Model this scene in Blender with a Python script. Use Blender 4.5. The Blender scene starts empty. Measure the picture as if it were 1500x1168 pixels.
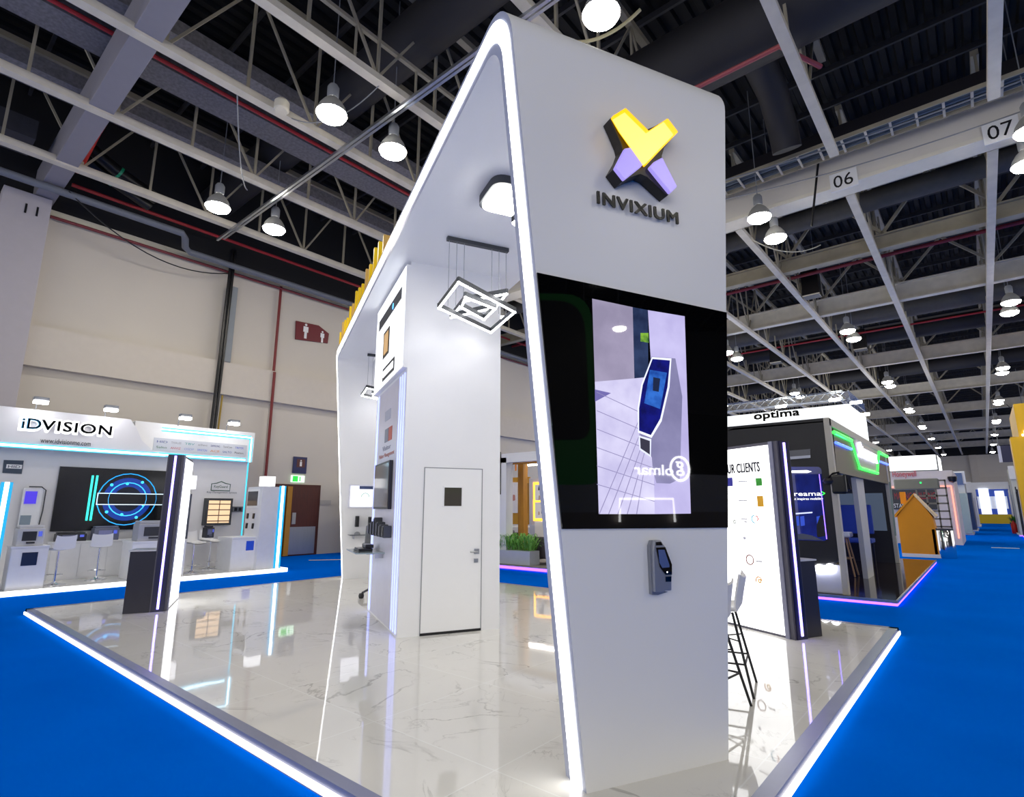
import bpy, bmesh, math, random
from mathutils import Vector, Matrix
random.seed(7)
C = bpy.context.scene.collection
V = Vector
# ---------------------------------------------------------------- camera, world, exposure
F, CX, CY, W_, H_ = 805.0, 750.0, 584.0, 1500, 1168
PITCH = math.atan(161/805.0); YAW = math.radians(40.2)
CAM = V((0, 0, 1.65))
fw = V((-math.sin(YAW)*math.cos(PITCH), math.cos(YAW)*math.cos(PITCH), math.sin(PITCH)))
rt = V((math.cos(YAW), math.sin(YAW), 0)); up = rt.cross(fw)
cd = bpy.data.cameras.new('camera'); cam = bpy.data.objects.new('camera', cd); C.objects.link(cam)
cam.matrix_world = Matrix(((rt.x, up.x, -fw.x, CAM.x), (rt.y, up.y, -fw.y, CAM.y), (rt.z, up.z, -fw.z, CAM.z), (0, 0, 0, 1)))
cd.sensor_width = 36; cd.lens = 36*F/W_; cd.clip_end = 400; cd.clip_start = 0.05
bpy.context.scene.camera = cam
w = bpy.data.worlds.new('ambient_fill'); bpy.context.scene.world = w; w.use_nodes = True  # even ambient fill, added through the open sides of the hall
w.node_tree.nodes['Background'].inputs[0].default_value = (1.0, 0.98, 0.96, 1)
w.node_tree.nodes['Background'].inputs[1].default_value = 1.0
vs = bpy.context.scene.view_settings
vs.view_transform = 'Standard'; vs.look = 'None'; vs.exposure = 0.68; vs.gamma = 1; vs.use_curve_mapping = False
cy = bpy.context.scene.cycles
cy.max_bounces = 8; cy.diffuse_bounces = 4; cy.glossy_bounces = 4; cy.sample_clamp_indirect = 6
LAMP = 50.0      # emission of the hall lamps

# ---------------------------------------------------------------- geometry helpers
AA = math.radians(64.2)                       # heading of the booth's long axis
a_ = V((-math.sin(AA), math.cos(AA), 0)); b_ = V((math.cos(AA), math.sin(AA), 0)); z_ = V((0, 0, 1))
def W(a, b, z): return V((0, 0, z)) + a_*a + b_*b
def ray(x, y): return fw*F + rt*(x-CX) - up*(y-CY)
def pl(x, y, p, n):
    r = ray(x, y); return CAM + r*((V(p)-CAM).dot(n)/r.dot(n))
def pz(x, y, z=0.0): return pl(x, y, (0, 0, z), z_)
def pX(x, y, X): return pl(x, y, (X, 0, 0), V((1, 0, 0)))
def pY(x, y, Y): return pl(x, y, (0, Y, 0), V((0, 1, 0)))
def pa(x, y, a): return pl(x, y, W(a, 0, 0), a_)
def pb(x, y, b): return pl(x, y, W(0, b, 0), b_)
WM = {}
class MB:
    def __init__(s): s.v = []; s.f = []; s.mi = []; s.m = 0
    def face(s, pts):
        i = len(s.v); s.v += [V(p) for p in pts]; s.f.append(tuple(range(i, i+len(pts)))); s.mi.append(s.m); return s
    def add(s, vs, fs):
        i = len(s.v); s.v += [V(p) for p in vs]
        for f in fs: s.f.append(tuple(k+i for k in f)); s.mi.append(s.m)
        return s
    def obox(s, o, u, v, w):
        o, u, v, w = V(o), V(u), V(v), V(w)
        p = [o, o+u, o+u+v, o+v, o+w, o+u+w, o+u+v+w, o+v+w]
        if u.cross(v).dot(w) < 0: fs = [(0,1,2,3),(4,7,6,5),(0,4,5,1),(1,5,6,2),(2,6,7,3),(3,7,4,0)]
        else: fs = [(0,3,2,1),(4,5,6,7),(0,1,5,4),(1,2,6,5),(2,3,7,6),(3,0,4,7)]
        return s.add(p, fs)
    def box(s, x0, x1, y0, y1, z0, z1): return s.obox((x0,y0,z0), (x1-x0,0,0), (0,y1-y0,0), (0,0,z1-z0))
    def abox(s, a0, a1, b0, b1, z0, z1): return s.obox(W(a0,b0,z0), a_*(a1-a0), b_*(b1-b0), z_*(z1-z0))
    def bar(s, p, q, w, h, upv=z_):
        p, q = V(p), V(q); d = q-p; u = d.cross(upv)
        if u.length < 1e-6: u = d.cross(V((1,0,0)))
        u.normalize(); t = u.cross(d).normalized()
        return s.obox(p-u*w/2-t*h/2, u*w, d, t*h)
    def prism(s, pts, vec):
        pts = [V(p) for p in pts]; vec = V(vec); n = len(pts)
        nn = sum(((pts[i]-pts[0]).cross(pts[(i+1) % n]-pts[0]) for i in range(n)), V((0,0,0)))
        if nn.dot(vec) > 0: pts = pts[::-1]
        return s.add(pts+[p+vec for p in pts], [tuple(range(n)), tuple(range(2*n-1, n-1, -1))]+[(i, i+n, (i+1) % n+n, (i+1) % n) for i in range(n)])
    def tube(s, pts, r, n=8, cap=True):
        pts = [V(p) for p in pts]; vs = []; fs = []; L = len(pts); prev = None
        for i, p in enumerate(pts):
            d = (pts[min(i+1, L-1)]-pts[max(i-1, 0)]).normalized()
            u = prev if prev is not None else (d.cross(z_) if abs(d.z) < .95 else d.cross(V((1,0,0))))
            u = (u-d*u.dot(d)).normalized(); prev = u; t = d.cross(u)
            rr = r[i] if isinstance(r, (list, tuple)) else r
            for k in range(n):
                q = 2*math.pi*k/n; vs.append(p+(u*math.cos(q)+t*math.sin(q))*rr)
        for i in range(L-1):
            for k in range(n): fs.append((i*n+k, i*n+(k+1) % n, (i+1)*n+(k+1) % n, (i+1)*n+k))
        if cap: fs += [tuple(range(n-1, -1, -1)), tuple(range((L-1)*n, L*n))]
        return s.add(vs, fs)
    def lathe(s, c, prof, n=24, axis=z_):
        c = V(c); u = V(axis).orthogonal().normalized(); t = V(axis).cross(u); vs = []; fs = []; L = len(prof)
        for r, h in prof:
            for k in range(n):
                q = 2*math.pi*k/n; vs.append(c+V(axis)*h+(u*math.cos(q)+t*math.sin(q))*max(r, 1e-4))
        for i in range(L-1):
            for k in range(n): fs.append((i*n+k, i*n+(k+1) % n, (i+1)*n+(k+1) % n, (i+1)*n+k))
        return s.add(vs, fs)
    def disc(s, c, r, axis=z_, n=24):
        c = V(c); u = V(axis).orthogonal().normalized(); t = V(axis).cross(u)
        return s.face([c+(u*math.cos(2*math.pi*k/n)+t*math.sin(2*math.pi*k/n))*r for k in range(n)])
    def build(s, name, mats, parent=None, smooth=False, bevel=0, origin=None):
        if not isinstance(mats, (list, tuple)): mats = [mats]
        me = bpy.data.meshes.new(name)
        xs = [p.x for p in s.v]; ys = [p.y for p in s.v]; zs = [p.z for p in s.v]
        o = V(((min(xs)+max(xs))/2, (min(ys)+max(ys))/2, min(zs))) if origin is None else V(origin)
        P = WM[parent.name] if parent else Matrix()
        T = Matrix.Translation(o)
        if parent: T = Matrix.Translation(o) @ P.to_quaternion().to_matrix().to_4x4()
        Ti = T.inverted()
        me.from_pydata([Ti @ p for p in s.v], [], s.f)
        for m in mats: me.materials.append(m)
        for k, p in enumerate(me.polygons): p.material_index = s.mi[k]
        bm = bmesh.new(); bm.from_mesh(me)
        if smooth or bevel: bmesh.ops.remove_doubles(bm, verts=bm.verts, dist=1e-5)
        bm.to_mesh(me); bm.free()
        if smooth:
            for p in me.polygons: p.use_smooth = True
            try: me.set_sharp_from_angle(angle=math.radians(38))
            except Exception: pass
        ob = bpy.data.objects.new(name, me); C.objects.link(ob)
        if parent: ob.parent = parent
        ob.matrix_local = P.inverted() @ T
        WM[ob.name] = T
        if bevel:
            md = ob.modifiers.new('bevel', 'BEVEL'); md.width = bevel; md.segments = 2; md.limit_method = 'ANGLE'
        return ob
def tag(o, label, cat, group=None):
    o['label'] = label; o['category'] = cat
    if group: o['group'] = group
    return o
def thing(name, loc, label, cat, group=None, rz=0):
    o = bpy.data.objects.new(name, None); C.objects.link(o)
    M = Matrix.Translation(V(loc)) @ Matrix.Rotation(rz, 4, 'Z')
    o.matrix_world = M; WM[o.name] = M; o.empty_display_size = .2
    return tag(o, label, cat, group)
def struct(o): o['kind'] = 'structure'; return o
def dup(root, loc, label=None, group=None, rz=None):
    r = root.copy(); C.objects.link(r); r.location = loc
    if rz is not None: r.rotation_euler = (0, 0, rz)
    if label: r['label'] = label
    if group: r['group'] = group
    for ch in list(root.children):
        c = ch.copy(); C.objects.link(c); c.parent = r
        for g in list(ch.children):
            d = g.copy(); C.objects.link(d); d.parent = c
    return r
def rpoly(pts, r, n=5):            # rounded polygon from 3D points
    pts = [V(p) for p in pts]; out = []; L = len(pts)
    for i in range(L):
        p = pts[i]; q = pts[i-1]-p; s = pts[(i+1) % L]-p
        rr = min(r if not isinstance(r, (list, tuple)) else r[i], q.length/2.01, s.length/2.01)
        if rr < 1e-4: out.append(p); continue
        A = p+q.normalized()*rr; B = p+s.normalized()*rr
        for k in range(n+1):
            t = k/n; out.append(A*(1-t)**2+p*2*t*(1-t)+B*t*t)
    return out
def text(name, s, O, R, U, w, h, mat, parent=None, ext=0.004, off=0.0, space=1.0, shear=0.0, cat=None, label=None, bold=0.0):
    cu = bpy.data.curves.new('lettering', 'FONT'); cu.body = s; cu.offset = off; cu.space_character = space; cu.extrude = 0; cu.resolution_u = 3; cu.shear = shear
    ob = bpy.data.objects.new('lettering', cu); me = bpy.data.meshes.new_from_object(ob)
    xs = [v.co.x for v in me.vertices]; ys = [v.co.y for v in me.vertices]
    x0, x1, y0, y1 = min(xs), max(xs), min(ys), max(ys)
    R, U = V(R), V(U); N = R.cross(U).normalized(); mb = MB()
    f2 = lambda co, d: V(O)+R*((co.x-x0)/(x1-x0)*w)+U*((co.y-y0)/(y1-y0)*h)+N*d
    n = len(me.vertices)
    vs = [f2(v.co, ext) for v in me.vertices]+[f2(v.co, 0) for v in me.vertices]
    fs = [tuple(p.vertices) for p in me.polygons]
    cnt = {}
    for p in me.polygons:
        vv = list(p.vertices)
        for i in range(len(vv)):
            e = (vv[i], vv[(i+1) % len(vv)]); cnt[e] = 1
    sd = [(e[0], e[0]+n, e[1]+n, e[1]) for e in cnt if (e[1], e[0]) not in cnt]
    mb.add(vs, fs+sd)
    if bold:
        for dx, dz in ((bold, 0), (0, bold), (bold, bold)): mb.add([p+R*dx+U*dz+N*.0004 for p in vs], fs+sd)
    bpy.data.objects.remove(ob); bpy.data.meshes.remove(me); bpy.data.curves.remove(cu)
    o = mb.build(name, mat, parent)
    if label: tag(o, label, cat)
    return o

# ---------------------------------------------------------------- materials
def lin(h):
    h = h.lstrip('#'); r = [int(h[i:i+2], 16)/255 for i in (0, 2, 4)]
    return tuple(c/12.92 if c <= .04045 else ((c+.055)/1.055)**2.4 for c in r)+(1,)
MC = {}
def M(h, rough=.5, metal=0., noise=.06, spec=.5, scale=6., coat=0., name=None):
    key = (h, rough, metal, noise, spec, scale, coat)
    if key in MC: return MC[key]
    m = bpy.data.materials.new(name or 'paint_'+h.strip('#')); m.use_nodes = True; nt = m.node_tree; N = nt.nodes; b = N['Principled BSDF']
    c = lin(h)
    b.inputs['Roughness'].default_value = rough; b.inputs['Metallic'].default_value = metal
    b.inputs['Specular IOR Level'].default_value = spec; b.inputs['Coat Weight'].default_value = coat; b.inputs['Coat Roughness'].default_value = .03
    tc = N.new('ShaderNodeTexCoord'); nz = N.new('ShaderNodeTexNoise'); nz.inputs['Scale'].default_value = scale; nz.inputs['Detail'].default_value = 4
    mx = N.new('ShaderNodeMixRGB'); mx.inputs[1].default_value = tuple(x*(1-noise) for x in c[:3])+(1,); mx.inputs[2].default_value = tuple(min(1, x*(1+noise)) for x in c[:3])+(1,)
    nt.links.new(tc.outputs['Object'], nz.inputs['Vector']); nt.links.new(nz.outputs['Fac'], mx.inputs[0]); nt.links.new(mx.outputs[0], b.inputs['Base Color'])
    MC[key] = m; return m
def E(h, s=1.0, base=None):
    key = ('E', h, s)
    if key in MC: return MC[key]
    m = bpy.data.materials.new('lit_'+h.strip('#')); m.use_nodes = True; b = m.node_tree.nodes['Principled BSDF']
    c = lin(h); b.inputs['Base Color'].default_value = tuple(x*.3 for x in c[:3])+(1,); b.inputs['Roughness'].default_value = .3
    b.inputs['Emission Color'].default_value = c; b.inputs['Emission Strength'].default_value = s
    MC[key] = m; return m
def glass(h='#ffffff', alpha=.85):
    m = bpy.data.materials.new('glass'); m.use_nodes = True; nt = m.node_tree; N = nt.nodes
    for n in list(N): N.remove(n)
    o = N.new('ShaderNodeOutputMaterial'); t = N.new('ShaderNodeBsdfTransparent'); g = N.new('ShaderNodeBsdfGlossy'); x = N.new('ShaderNodeMixShader'); fr = N.new('ShaderNodeFresnel')
    fr.inputs[0].default_value = 1.5; t.inputs[0].default_value = tuple(c*alpha for c in lin(h)[:3])+(1,); g.inputs['Roughness'].default_value = .02
    nt.links.new(fr.outputs[0], x.inputs[0]); nt.links.new(t.outputs[0], x.inputs[1]); nt.links.new(g.outputs[0], x.inputs[2]); nt.links.new(x.outputs[0], o.inputs[0])
    return m
white = M('#f0f0f2', .45, noise=.015); satin = M('#f0f0f1', .38, noise=.02, scale=1.5); rim = M('#aab0c6', .35, noise=.02)
black = M('#101014', .35); matt = M('#1b1b1e', .6); dgrey = M('#3c3f44', .5); grey = M('#8c8f94', .5); steel = M('#d8d1c2', .5, noise=.18, scale=3.)
steel_dk = M('#a8a08c', .6, noise=.25, scale=2.); chrome = M('#e8e8ea', .12, 1.); alu = M('#b9bcc2', .3, .9); red = M('#a8242e', .5); yellow = M('#f0c000', .45)
glossblack = M('#050506', .02, spec=.5, noise=0)
LEDW = E('#ffffff', 8.0); LEDB = E('#c8d6ff', 3.0); LEDV = E('#6a50ff', 4.0); LEDC = E('#8fe6ff', 3.0); 
def marble():
    m = bpy.data.materials.new('polished_marble_tiles'); m.use_nodes = True; nt = m.node_tree; N = nt.nodes; L = nt.links; b = N['Principled BSDF']
    ge = N.new('ShaderNodeNewGeometry'); mp = N.new('ShaderNodeMapping'); mp.inputs['Location'].default_value = (2.46, -2.75, 0)
    L.new(ge.outputs['Position'], mp.inputs[0])
    br = N.new('ShaderNodeTexBrick'); br.offset = 0; br.inputs['Scale'].default_value = 1; br.inputs['Brick Width'].default_value = 1.2; br.inputs['Row Height'].default_value = 1.2
    br.inputs['Mortar Size'].default_value = .005; br.inputs['Mortar Smooth'].default_value = 0; br.inputs['Color1'].default_value = (0,0,0,1); br.inputs['Color2'].default_value = (1,1,1,1)
    L.new(mp.outputs[0], br.inputs[0])
    ad = N.new('ShaderNodeVectorMath'); ad.operation = 'ADD'; sc = N.new('ShaderNodeVectorMath'); sc.operation = 'SCALE'; sc.inputs['Scale'].default_value = 7
    L.new(br.outputs['Color'], sc.inputs[0]); L.new(ge.outputs['Position'], ad.inputs[0]); L.new(sc.outputs[0], ad.inputs[1])
    prev = None
    for scale, width, amt, dist in ((.75, .012, .55, 1.2), (1.9, .010, .3, .8)):
        nz = N.new('ShaderNodeTexNoise'); nz.inputs['Scale'].default_value = scale; nz.inputs['Detail'].default_value = 7; nz.inputs['Roughness'].default_value = .55; nz.inputs['Distortion'].default_value = dist
        L.new(ad.outputs[0], nz.inputs['Vector'])
        s = N.new('ShaderNodeMath'); s.operation = 'SUBTRACT'; s.inputs[1].default_value = .5; ab = N.new('ShaderNodeMath'); ab.operation = 'ABSOLUTE'
        L.new(nz.outputs['Fac'], s.inputs[0]); L.new(s.outputs[0], ab.inputs[0])
        r = N.new('ShaderNodeMapRange'); r.inputs['From Min'].default_value = 0; r.inputs['From Max'].default_value = width; r.inputs['To Min'].default_value = amt; r.inputs['To Max'].default_value = 0
        L.new(ab.outputs[0], r.inputs['Value'])
        # thin the veins out with a broad mask
        n2 = N.new('ShaderNodeTexNoise'); n2.inputs['Scale'].default_value = scale*1.3; L.new(ad.outputs[0], n2.inputs['Vector'])
        r2 = N.new('ShaderNodeMapRange'); r2.inputs['From Min'].default_value = .48; r2.inputs['From Max'].default_value = .62; L.new(n2.outputs['Fac'], r2.inputs['Value'])
        mu = N.new('ShaderNodeMath'); mu.operation = 'MULTIPLY'; L.new(r.outputs[0], mu.inputs[0]); L.new(r2.outputs[0], mu.inputs[1])
        if prev:
            a2 = N.new('ShaderNodeMath'); a2.operation = 'MAXIMUM'; L.new(prev.outputs[0], a2.inputs[0]); L.new(mu.outputs[0], a2.inputs[1]); prev = a2
        else: prev = mu
    cl = N.new('ShaderNodeTexNoise'); cl.inputs['Scale'].default_value = .9; cl.inputs['Detail'].default_value = 3; L.new(ad.outputs[0], cl.inputs['Vector'])
    m0 = N.new('ShaderNodeMixRGB'); m0.inputs[1].default_value = lin('#f0eee9'); m0.inputs[2].default_value = lin('#e2e0da'); L.new(cl.outputs['Fac'], m0.inputs[0])
    m1 = N.new('ShaderNodeMixRGB'); m1.inputs[2].default_value = lin('#77736c'); L.new(m0.outputs[0], m1.inputs[1]); L.new(prev.outputs[0], m1.inputs[0])
    m2 = N.new('ShaderNodeMixRGB'); m2.inputs[2].default_value = lin('#f2f2ee'); L.new(m1.outputs[0], m2.inputs[1]); L.new(br.outputs['Fac'], m2.inputs[0])
    L.new(m2.outputs[0], b.inputs['Base Color']); b.inputs['Roughness'].default_value = .035; b.inputs['Specular IOR Level'].default_value = .85
    bn = N.new('ShaderNodeTexNoise'); bn.inputs['Scale'].default_value = 2.2; bn.inputs['Detail'].default_value = 1; L.new(ad.outputs[0], bn.inputs['Vector'])
    bp = N.new('ShaderNodeBump'); bp.inputs['Strength'].default_value = .04; bp.inputs['Distance'].default_value = .02; L.new(bn.outputs['Fac'], bp.inputs['Height']); L.new(bp.outputs[0], b.inputs['Normal'])
    return m
def carpet():
    m = bpy.data.materials.new('blue_carpet'); m.use_nodes = True; nt = m.node_tree; N = nt.nodes; L = nt.links; b = N['Principled BSDF']
    ge = N.new('ShaderNodeNewGeometry'); nz = N.new('ShaderNodeTexNoise'); nz.inputs['Scale'].default_value = .8; nz.inputs['Detail'].default_value = 6; L.new(ge.outputs['Position'], nz.inputs['Vector'])
    mx = N.new('ShaderNodeMixRGB'); mx.inputs[1].default_value = (0.0, .112, .64, 1); mx.inputs[2].default_value = (0.0, .145, .78, 1); L.new(nz.outputs['Fac'], mx.inputs[0]); L.new(mx.outputs[0], b.inputs['Base Color'])
    b.inputs['Roughness'].default_value = .95; b.inputs['Specular IOR Level'].default_value = .0
    n2 = N.new('ShaderNodeTexNoise'); n2.inputs['Scale'].default_value = 260; L.new(ge.outputs['Position'], n2.inputs['Vector']); bp = N.new('ShaderNodeBump'); bp.inputs['Strength'].default_value = .25; bp.inputs['Distance'].default_value = .004
    L.new(n2.outputs['Fac'], bp.inputs['Height']); L.new(bp.outputs[0], b.inputs['Normal'])
    return m
def brushed(h, s=(40, 40, 1)):
    m = bpy.data.materials.new('streaked_metal'); m.use_nodes = True; nt = m.node_tree; N = nt.nodes; L = nt.links; b = N['Principled BSDF']
    tc = N.new('ShaderNodeTexCoord'); mp = N.new('ShaderNodeMapping'); mp.inputs['Scale'].default_value = s; nz = N.new('ShaderNodeTexNoise'); nz.inputs['Scale'].default_value = 1
    L.new(tc.outputs['Object'], mp.inputs[0]); L.new(mp.outputs[0], nz.inputs['Vector']); c = lin(h)
    mx = N.new('ShaderNodeMixRGB'); mx.inputs[1].default_value = tuple(x*.8 for x in c[:3])+(1,); mx.inputs[2].default_value = c; L.new(nz.outputs['Fac'], mx.inputs[0]); L.new(mx.outputs[0], b.inputs['Base Color'])
    b.inputs['Metallic'].default_value = .85; b.inputs['Roughness'].default_value = .32
    return m
kick = brushed('#b8bdc2')
def wood(h, d):
    m = bpy.data.materials.new('wood_grain'); m.use_nodes = True; nt = m.node_tree; N = nt.nodes; L = nt.links; b = N['Principled BSDF']
    tc = N.new('ShaderNodeTexCoord'); mp = N.new('ShaderNodeMapping'); mp.inputs['Scale'].default_value = (8, 8, 1.2); nz = N.new('ShaderNodeTexNoise'); nz.inputs['Scale'].default_value = 2; nz.inputs['Detail'].default_value = 6
    L.new(tc.outputs['Object'], mp.inputs[0]); L.new(mp.outputs[0], nz.inputs['Vector'])
    mx = N.new('ShaderNodeMixRGB'); mx.inputs[1].default_value = lin(h); mx.inputs[2].default_value = lin(d); L.new(nz.outputs['Fac'], mx.inputs[0]); L.new(mx.outputs[0], b.inputs['Base Color']); b.inputs['Roughness'].default_value = .4
    return m
darkwood = wood('#5c2118', '#3a130f'); oak = wood('#c98d2c', '#a06a1c'); beech = wood('#c9a272', '#b08350')
X1, Y1 = V((1, 0, 0)), V((0, 1, 0))

# ================================================================ THE HALL
struct(MB().box(-20, 30, -14, 114, -.1, 0).build('floor', carpet()))
wallm = M('#d2cbc1', .8, noise=.05, scale=.6); wall2 = M('#bcb5ad', .8, noise=.05, scale=.8)
struct(MB().box(-19.3, -19, -14, 112, 0, 9.8).build('wall_left', wallm))
upw = M('#1c1c20', .8)
struct(MB().box(-19.3, -19, -14, 112, 9.8, 13.4).build('trim_6', upw)); struct(MB().box(-19, 30, 112, 112.3, 9.8, 13.4).build('trim_7', upw))
struct(MB().box(30, 30.3, -14, 28, 0, 13.4).build('wall_right_blocker', M('#4a4848', .8)))  # unseen dark wall, added to block side fill and darken screen reflections
struct(MB().box(-19.3, 30, 112, 112.3, 0, 9.8).build('wall_far', wallm))
struct(MB().box(-19, -18.75, 2.35, 15.2, 5.35, 6.45).box(-19, -18.75, 16.2, 26.4, 5.35, 6.45).box(-19, -18.75, 27.4, 112, 5.35, 6.45).build('trim_1', M('#d3cbc1', .75, noise=.04)))
struct(MB().box(-19.0, -18.92, 2.35, 112, 9.7, 9.86).build('trim_2', M('#d8d2c0', .7)))
mb = MB()
for y in (9.1, 20.5): mb.box(-19, -18.985, y, y+.02, .1, 5.3)
mb.build('trim_3', M('#a79f94', .8))['kind'] = 'structure'
mb = MB()
for k, x in enumerate((-13, -7, -1, 5, 11)): mb.box(x, x+.9, 111.6, 112, 0, 9.8)
mb.box(-19, 30, 111.8, 112, 5.3, 6.4)
struct(mb.build('trim_4', M('#cfc7bc', .8)))
# pillars against the left wall
pill = M('#b9b4ba', .7, noise=.04)
for y0, y1, lab in ((1.35, 2.35, 'grey concrete wall pillar with the number 11 near its top'), (15.2, 16.2, 'grey wall pillar behind the booth arch, second along the left wall'), (26.4, 27.4, 'grey wall pillar farthest along the left wall')):
    t = thing('wall_pillar', (-18.8, (y0+y1)/2, 0), lab, 'pillar')
    MB().box(-19, -18.5, y0, y1, 0, 9.95).build('shaft', pill, t, bevel=.01)
    if y0 < 2: text('number', '11', (-18.49, 1.82, 9.35), Y1, z_, .28, .27, black, t, .004, 0)
# ceiling deck, corrugated
mb = MB(); n = 0; x = -20.0
prof = []
while x < 30: prof += [(x, 13.2), (x+.14, 13.2), (x+.18, 13.32), (x+.30, 13.32)]; x += .34
vsl = [(x, -14, z) for x, z in prof]+[(x, 112, z) for x, z in prof]; L = len(prof)
mb.add(vsl, [(i, i+1, i+1+L, i+L) for i in range(L-1)])
struct(mb.build('ceiling', M('#0c0c0f', .75, noise=.2)))
# cross purlins under the deck
mb = MB()
y = -13.5
while y < 112: mb.box(-19, 30, y, y+.07, 13.0, 13.16); y += 1.5
struct(mb.build('trim_5', M('#35353a', .6)))
# longitudinal trusses
TX = [1.2-2.93*k for k in range(-3, 7)]
def truss(x, y0, y1):
    t = thing('roof_truss', (x, y0, 9.9), '', 'roof truss', 'lengthways roof trusses')
    MB().box(x-.1, x+.1, y0, y1, 9.93, 10.07).box(x-.03, x+.03, y0, y1, 10.07, 10.14).build('bottom_chord', steel, t)
    MB().box(x-.08, x+.08, y0, y1, 12.55, 12.7).build('top_chord', steel_dk, t)
    mb = MB(); y = y0; k = 0
    while y < y1-1.4:
        mb.bar((x, y, 10.05), (x, y, 12.6), .055, .055, Y1)
        if k % 2: mb.bar((x, y, 10.05), (x, y+1.5, 12.6), .05, .05, Y1)
        else: mb.bar((x, y, 12.6), (x, y+1.5, 10.05), .05, .05, Y1)
        y += 1.5; k += 1
    o = mb.build('web_bracing', steel_dk, t)
    return t
ordn = ['first', 'second', 'third', 'fourth', 'fifth', 'sixth', 'seventh', 'eighth', 'ninth', 'tenth', 'eleventh', 'twelfth']
NX = [4.1, 1.2, -1.7, -4.86, -8.15, -10.5, -13.4, -16.3]
for y0, y1, xs, wh in ((-14, 14.0, NX, 'near bay'), (16.15, 112, TX, 'far bays')):
    t0 = truss(xs[0], y0, y1)
    for i, x in enumerate(xs):
        lab = 'pale steel lattice truss down the %s of the hall roof, %s from the right' % (wh, ordn[i])
        if i == 0: t0['label'] = lab
        else: dup(t0, (x, y0, 9.9), lab)
# cross beams
beamw = M('#c9c4bc', .6, noise=.06, scale=1.)
def hbeam(y, lab, deep=.75, m=steel, first=False):
    t = thing('cross_beam', (0, y, 10.1), lab, 'roof beam')
    MB().box(-19, 14, y-.15, y+.15, 10.12, 10.17).box(-19, 14, y-.15, y+.15, 10.1+deep, 10.15+deep).build('flange', m, t)
    MB().box(-19, 14, y-.02, y+.02, 10.15, 10.1+deep).build('web', m, t)
    mb = MB(); x = -19.0; k = 0
    while x < 12:
        mb.bar((x, y, 10.2+deep), (x+1.46, y, 12.5), .09, .09, Y1) if k % 2 == 0 else mb.bar((x, y, 12.5), (x+1.46, y, 10.2+deep), .09, .09, Y1)
        x += 1.46; k += 1
    mb.box(-19, 14, y-.08, y+.08, 12.45, 12.6)
    mb.build('bracing', steel_dk, t)
    return t
t = thing('cross_beam', (0, 2.2, 10), 'wide solid grey beam running across the roof from the pillar numbered 11', 'roof beam')
MB().box(-19, 14, 1.98, 2.42, 9.98, 10.9).build('beam_body', M('#8f8d97', .6, noise=.05), t, bevel=.01)
hbeam(27, 'grey steel cross beam, nearest beyond the white numbered beam')
hbeam(39, 'grey steel cross beam, second beyond the white numbered beam')
hbeam(50.5, 'grey steel cross beam, third beyond the white numbered beam')
hbeam(62.5, 'grey steel cross beam, fourth beyond the white numbered beam')
hbeam(88, 'grey steel cross beam beyond the far cream boxed beam')
hbeam(100, 'grey steel cross beam nearest the end wall')
t = thing('cross_beam', (0, 75.6, 10), 'cream boxed beam crossing the roof far down the hall', 'roof beam')
MB().box(-19, 14, 75.5, 76, 9.95, 11.1).build('beam_body', beamw, t)
hbeam(21, 'grey steel cross beam just beyond the white beam numbered 06 and 07', .5, steel_dk)
t = thing('cross_beam', (0, 15.6, 10), 'big white boxed beam across the roof carrying the numbers 06 and 07', 'roof beam')
MB().box(-19, 14, 15.5, 16.0, 10.0, 11.15).build('beam_body', M('#dcd7cf', .55, noise=.03), t)
MB().box(-19, 14, 15.47, 16.1, 9.92, 10.02).build('lower_flange', M('#e2ddd0', .5), t)
MB().box(-19, 14, 15.55, 16.0, 11.15, 11.7).build('upper_band', M('#1d1b24', .6), t)
for s, x, zz in (('06', pY(1221, 267, 15.46).x, pY(1230, 266, 15.46).z), ('07', pY(1446, 195, 15.46).x, pY(1457, 194, 15.46).z)):
    MB().box(x-.08, x+.54, 15.44, 15.469, zz-.25, zz+.25).build('number_plate', white, t)
    text('number', s, (x, 15.436, zz-.17), X1, z_, .44, .34, black, t, .004, .0)
# lamps
def lamp():
    t = thing('high_bay_lamp', (0, 0, 9.3), '', 'lamp', 'round high-bay lamps hanging from the roof')
    MB().lathe((0,0,9.3), [(.30, 0), (.285, .06), (.25, .16), (.18, .27), (.11, .34), (.10, .36)], 28).build('reflector', M('#9a9a98', .5), t, True)
    MB().lathe((0,0,9.3), [(.29, .012), (.27, -.05), (.18, -.10), (.0, -.13)], 28).build('lens', E('#fff8ea', LAMP), t, True)
    MB().lathe((0,0,9.3), [(.0, .36), (.10, .36), (.115, .4), (.115, .6), (.08, .66), (0, .66)], 16).build('ballast_housing', grey, t, True)
    MB().tube([(0,0,9.95), (0,0,13.2)], .012, 6).build('hanger', grey, t)
    return t
L0 = lamp(); first = True
rows = [('row behind the viewer', -5.5), ('nearest row', 5.0), ('second row from the front', 6.5), ('row before the numbered beam', 14.6), ('row past the numbered beam', 16.1), ('fifth row from the front', 27.2), ('sixth row from the front', 28.7), ('seventh row from the front', 40.2), ('eighth row from the front', 41.7), ('ninth row from the front', 52.5), ('tenth row from the front', 54.), ('eleventh row from the front', 64.5), ('twelfth row from the front', 66.), ('thirteenth row from the front', 77.), ('fourteenth row from the front', 89.), ('farthest row by the end wall', 101.)]
cols = [('first column right of the aisle', 7.0), ('second column right of the aisle', 12.3), ('third column right of the aisle', 17.6), ('leftmost column', -14.2), ('second column from the left', -8.9), ('third column from the left', -3.65), ('column over the aisle', 1.72)]
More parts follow.
